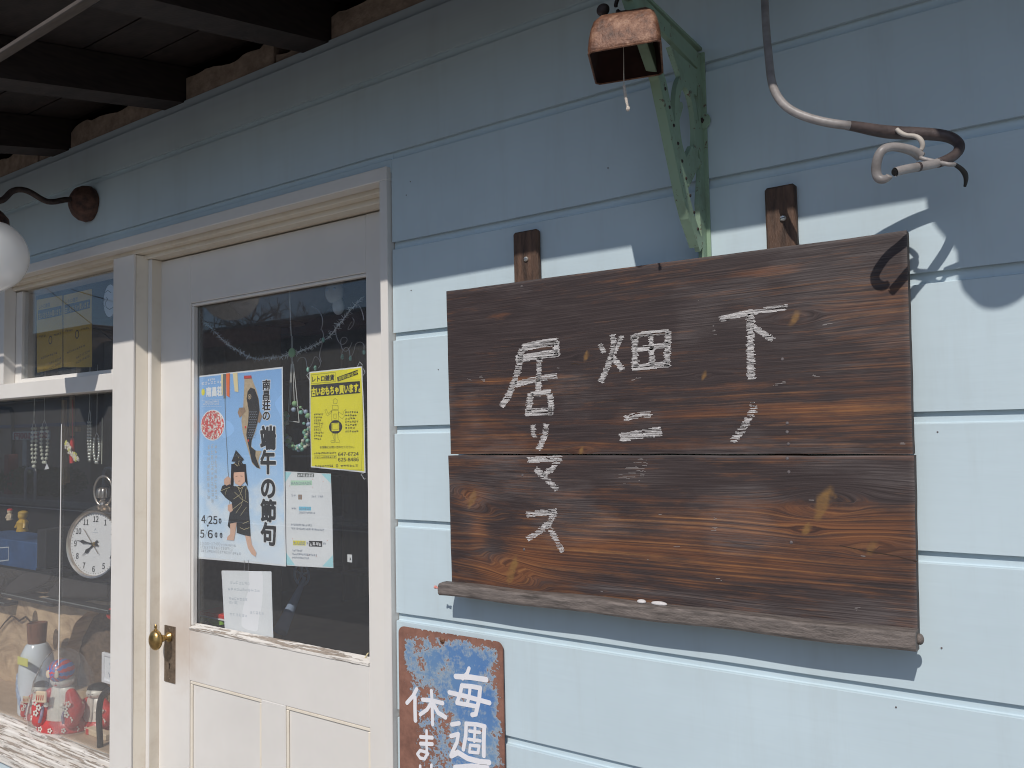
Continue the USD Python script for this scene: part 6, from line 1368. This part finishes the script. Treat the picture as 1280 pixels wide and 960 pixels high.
def leaves(c, size, n, s, mname):
    V, F = [], []
    for _ in range(n):
        d = rng.normal(size=3); d /= np.linalg.norm(d); p = np.asarray(c) + d * np.asarray(size) * rng.uniform(.35, 1.05) ** .6
        u_ = rng.normal(size=3); u_ /= np.linalg.norm(u_); v_ = np.cross(u_, rng.normal(size=3)); v_ /= np.linalg.norm(v_); k = len(V)
        V += [p - u_ * s, p + v_ * s * .5, p + u_ * s, p - v_ * s * .5]; F += [(k, k + 1, k + 2), (k, k + 2, k + 3)]
    return trimesh.Trimesh(V, F, process=False)
for k, (px, py) in enumerate(((20, 612), (34, 610), (62, 606), (80, 606))):
    c = Mr(px, py, 10.2); c[2] = .38
    hsb = thing('low_shrub', ['low dark shrub at the red post across the street', 'low dark shrub behind the hoop bollard across the street', 'low shrub across the street mirrored left of the thin glass strip', 'low shrub across the street mirrored right of the thin glass strip'][k], 'shrub')
    obj('stem', tube([[c[0], c[1], 0], [c[0] + .05, c[1], .35]], .03, 6), 'bark', hsb); obj('foliage', leaves(c, (.9, .5, .42), 900, .06, 'leaf'), 'leaf', hsb)
# bare tree
tr_ = thing('bare_tree', 'bare branched tree behind the red roofed house, mirrored in the door glass', 'tree')
b0 = Mr(352, 430, 22); b0[2] = 0
zt_ = Mr(352, 345, 22)[2]
def branch(p, d, ln, r, lev, out, twigs):
    q = p + d * ln; mid = (p + q) / 2 + rng.normal(size=3) * ln * .05
    (out if lev < 3 else twigs).append(tube([p, mid, q], [r, r * .85, r * .68], 6 if lev < 3 else 4))
    if lev >= 5: return
    for k in range(3 if lev else 5):
        nd = d + rng.normal(size=3) * (.50 if lev else .62); nd[2] = max(nd[2], .1) * (.95 if lev else .8) + .18; nd /= np.linalg.norm(nd)
        branch(q if k < 2 else mid, nd, ln * rng.uniform(.55, .78), r * .6, lev + 1, out, twigs)
ou, tw = [], []
branch(b0, np.array([0, 0, 1.]), zt_ * .42, .22, 0, ou, tw)
obj('trunk', ou[0], 'bark', tr_); obj('limbs', cat_(ou[1:]), 'bark', tr_); obj('twigs', cat_(tw), 'bark', tr_)
# a parked car, of which the glass shows the rear end at the far left
cr_ = thing('parked_car', 'grey parked car mirrored at the left edge of the shop window', 'car')
cx_, cyy = Mr(-8, 660, 6.6)[0] - 4.4, Mr(0, 660, 6.6)[1]
def carbody(pts, y0, y1, inset):
    q = Polygon(pts); return cat_([frame_map(q.buffer(-.0), (y1 - y0) - 2 * inset, (0, y1 - inset, 0), (1, 0, 0), (0, 0, 1)), frame_map(q.buffer(-inset), (y1 - y0), (0, y1, 0), (1, 0, 0), (0, 0, 1))])
zb_ = -.12
body = [(cx_ - 2.0, zb_ + .35), (cx_ - 2.05, zb_ + .62), (cx_ - 1.9, zb_ + .82), (cx_ - 1.0, zb_ + .95), (cx_ + 1.7, zb_ + .98), (cx_ + 2.0, zb_ + .85), (cx_ + 2.06, zb_ + .5), (cx_ + 2.0, zb_ + .3), (cx_ - 1.9, zb_ + .25)]
cabin = [(cx_ - 1.05, zb_ + .93), (cx_ - .35, zb_ + 1.45), (cx_ + 1.2, zb_ + 1.48), (cx_ + 1.78, zb_ + .96)]
obj('body', carbody(body, cyy - .82, cyy + .82, .06), 'car_paint', cr_, smooth=30)
obj('cabin', carbody(cabin, cyy - .72, cyy + .72, .08), 'car_glass', cr_, smooth=30)
obj('roof', bx(cx_ - .3, cx_ + 1.2, cyy - .66, cyy + .66, zb_ + 1.45, zb_ + 1.51, .02), 'car_paint', cr_)
for sx_ in (-1.25, 1.3):
    for sy_ in (-.74, .74):
        wl = obj('wheel', lathe([(.0, -.09), (.30, -.09), (.32, -.06), (.32, .06), (.30, .09), (0, .09)], (cx_ + sx_, cyy + sy_, zb_ + .32), (0, 1, 0), 24), 'tyre', cr_, smooth=40)
        obj('rim', lathe([(0, .0), (.19, .0), (.2, -.01)], (cx_ + sx_, cyy + sy_ + math.copysign(.094, sy_), zb_ + .32), (0, math.copysign(1, sy_), 0), 20), 'galvanised', wl)
for sy_ in (-.6, .6):
    obj('tail_light', bx(cx_ + 1.99, cx_ + 2.045, cyy + sy_ - .14, cyy + sy_ + .14, zb_ + .68, zb_ + .86, .01), 'red_plastic', cr_)
    obj('headlight', bx(cx_ - 2.05, cx_ - 1.93, cyy + sy_ - .16, cyy + sy_ + .16, zb_ + .62, zb_ + .74, .01), 'sign_white', cr_)
# overhead wires
for k, (a, b) in enumerate((((96, 378), (140, 412)), ((245, 387), (276, 392)))):
    p, q = Mr(*a, 10), Mr(*b, 10); d = q - p
    tag(obj('overhead_wire', tube([p - d * 6, p - d * 2 + [0, 0, -.25], q + d * 2 + [0, 0, -.25], q + d * 6], .012, 5), 'black'), ['thin overhead wire mirrored in the transom glass', 'thin overhead wire mirrored at the top left of the door glass'][k], 'wire')
# far terrain behind the houses so the horizon is closed
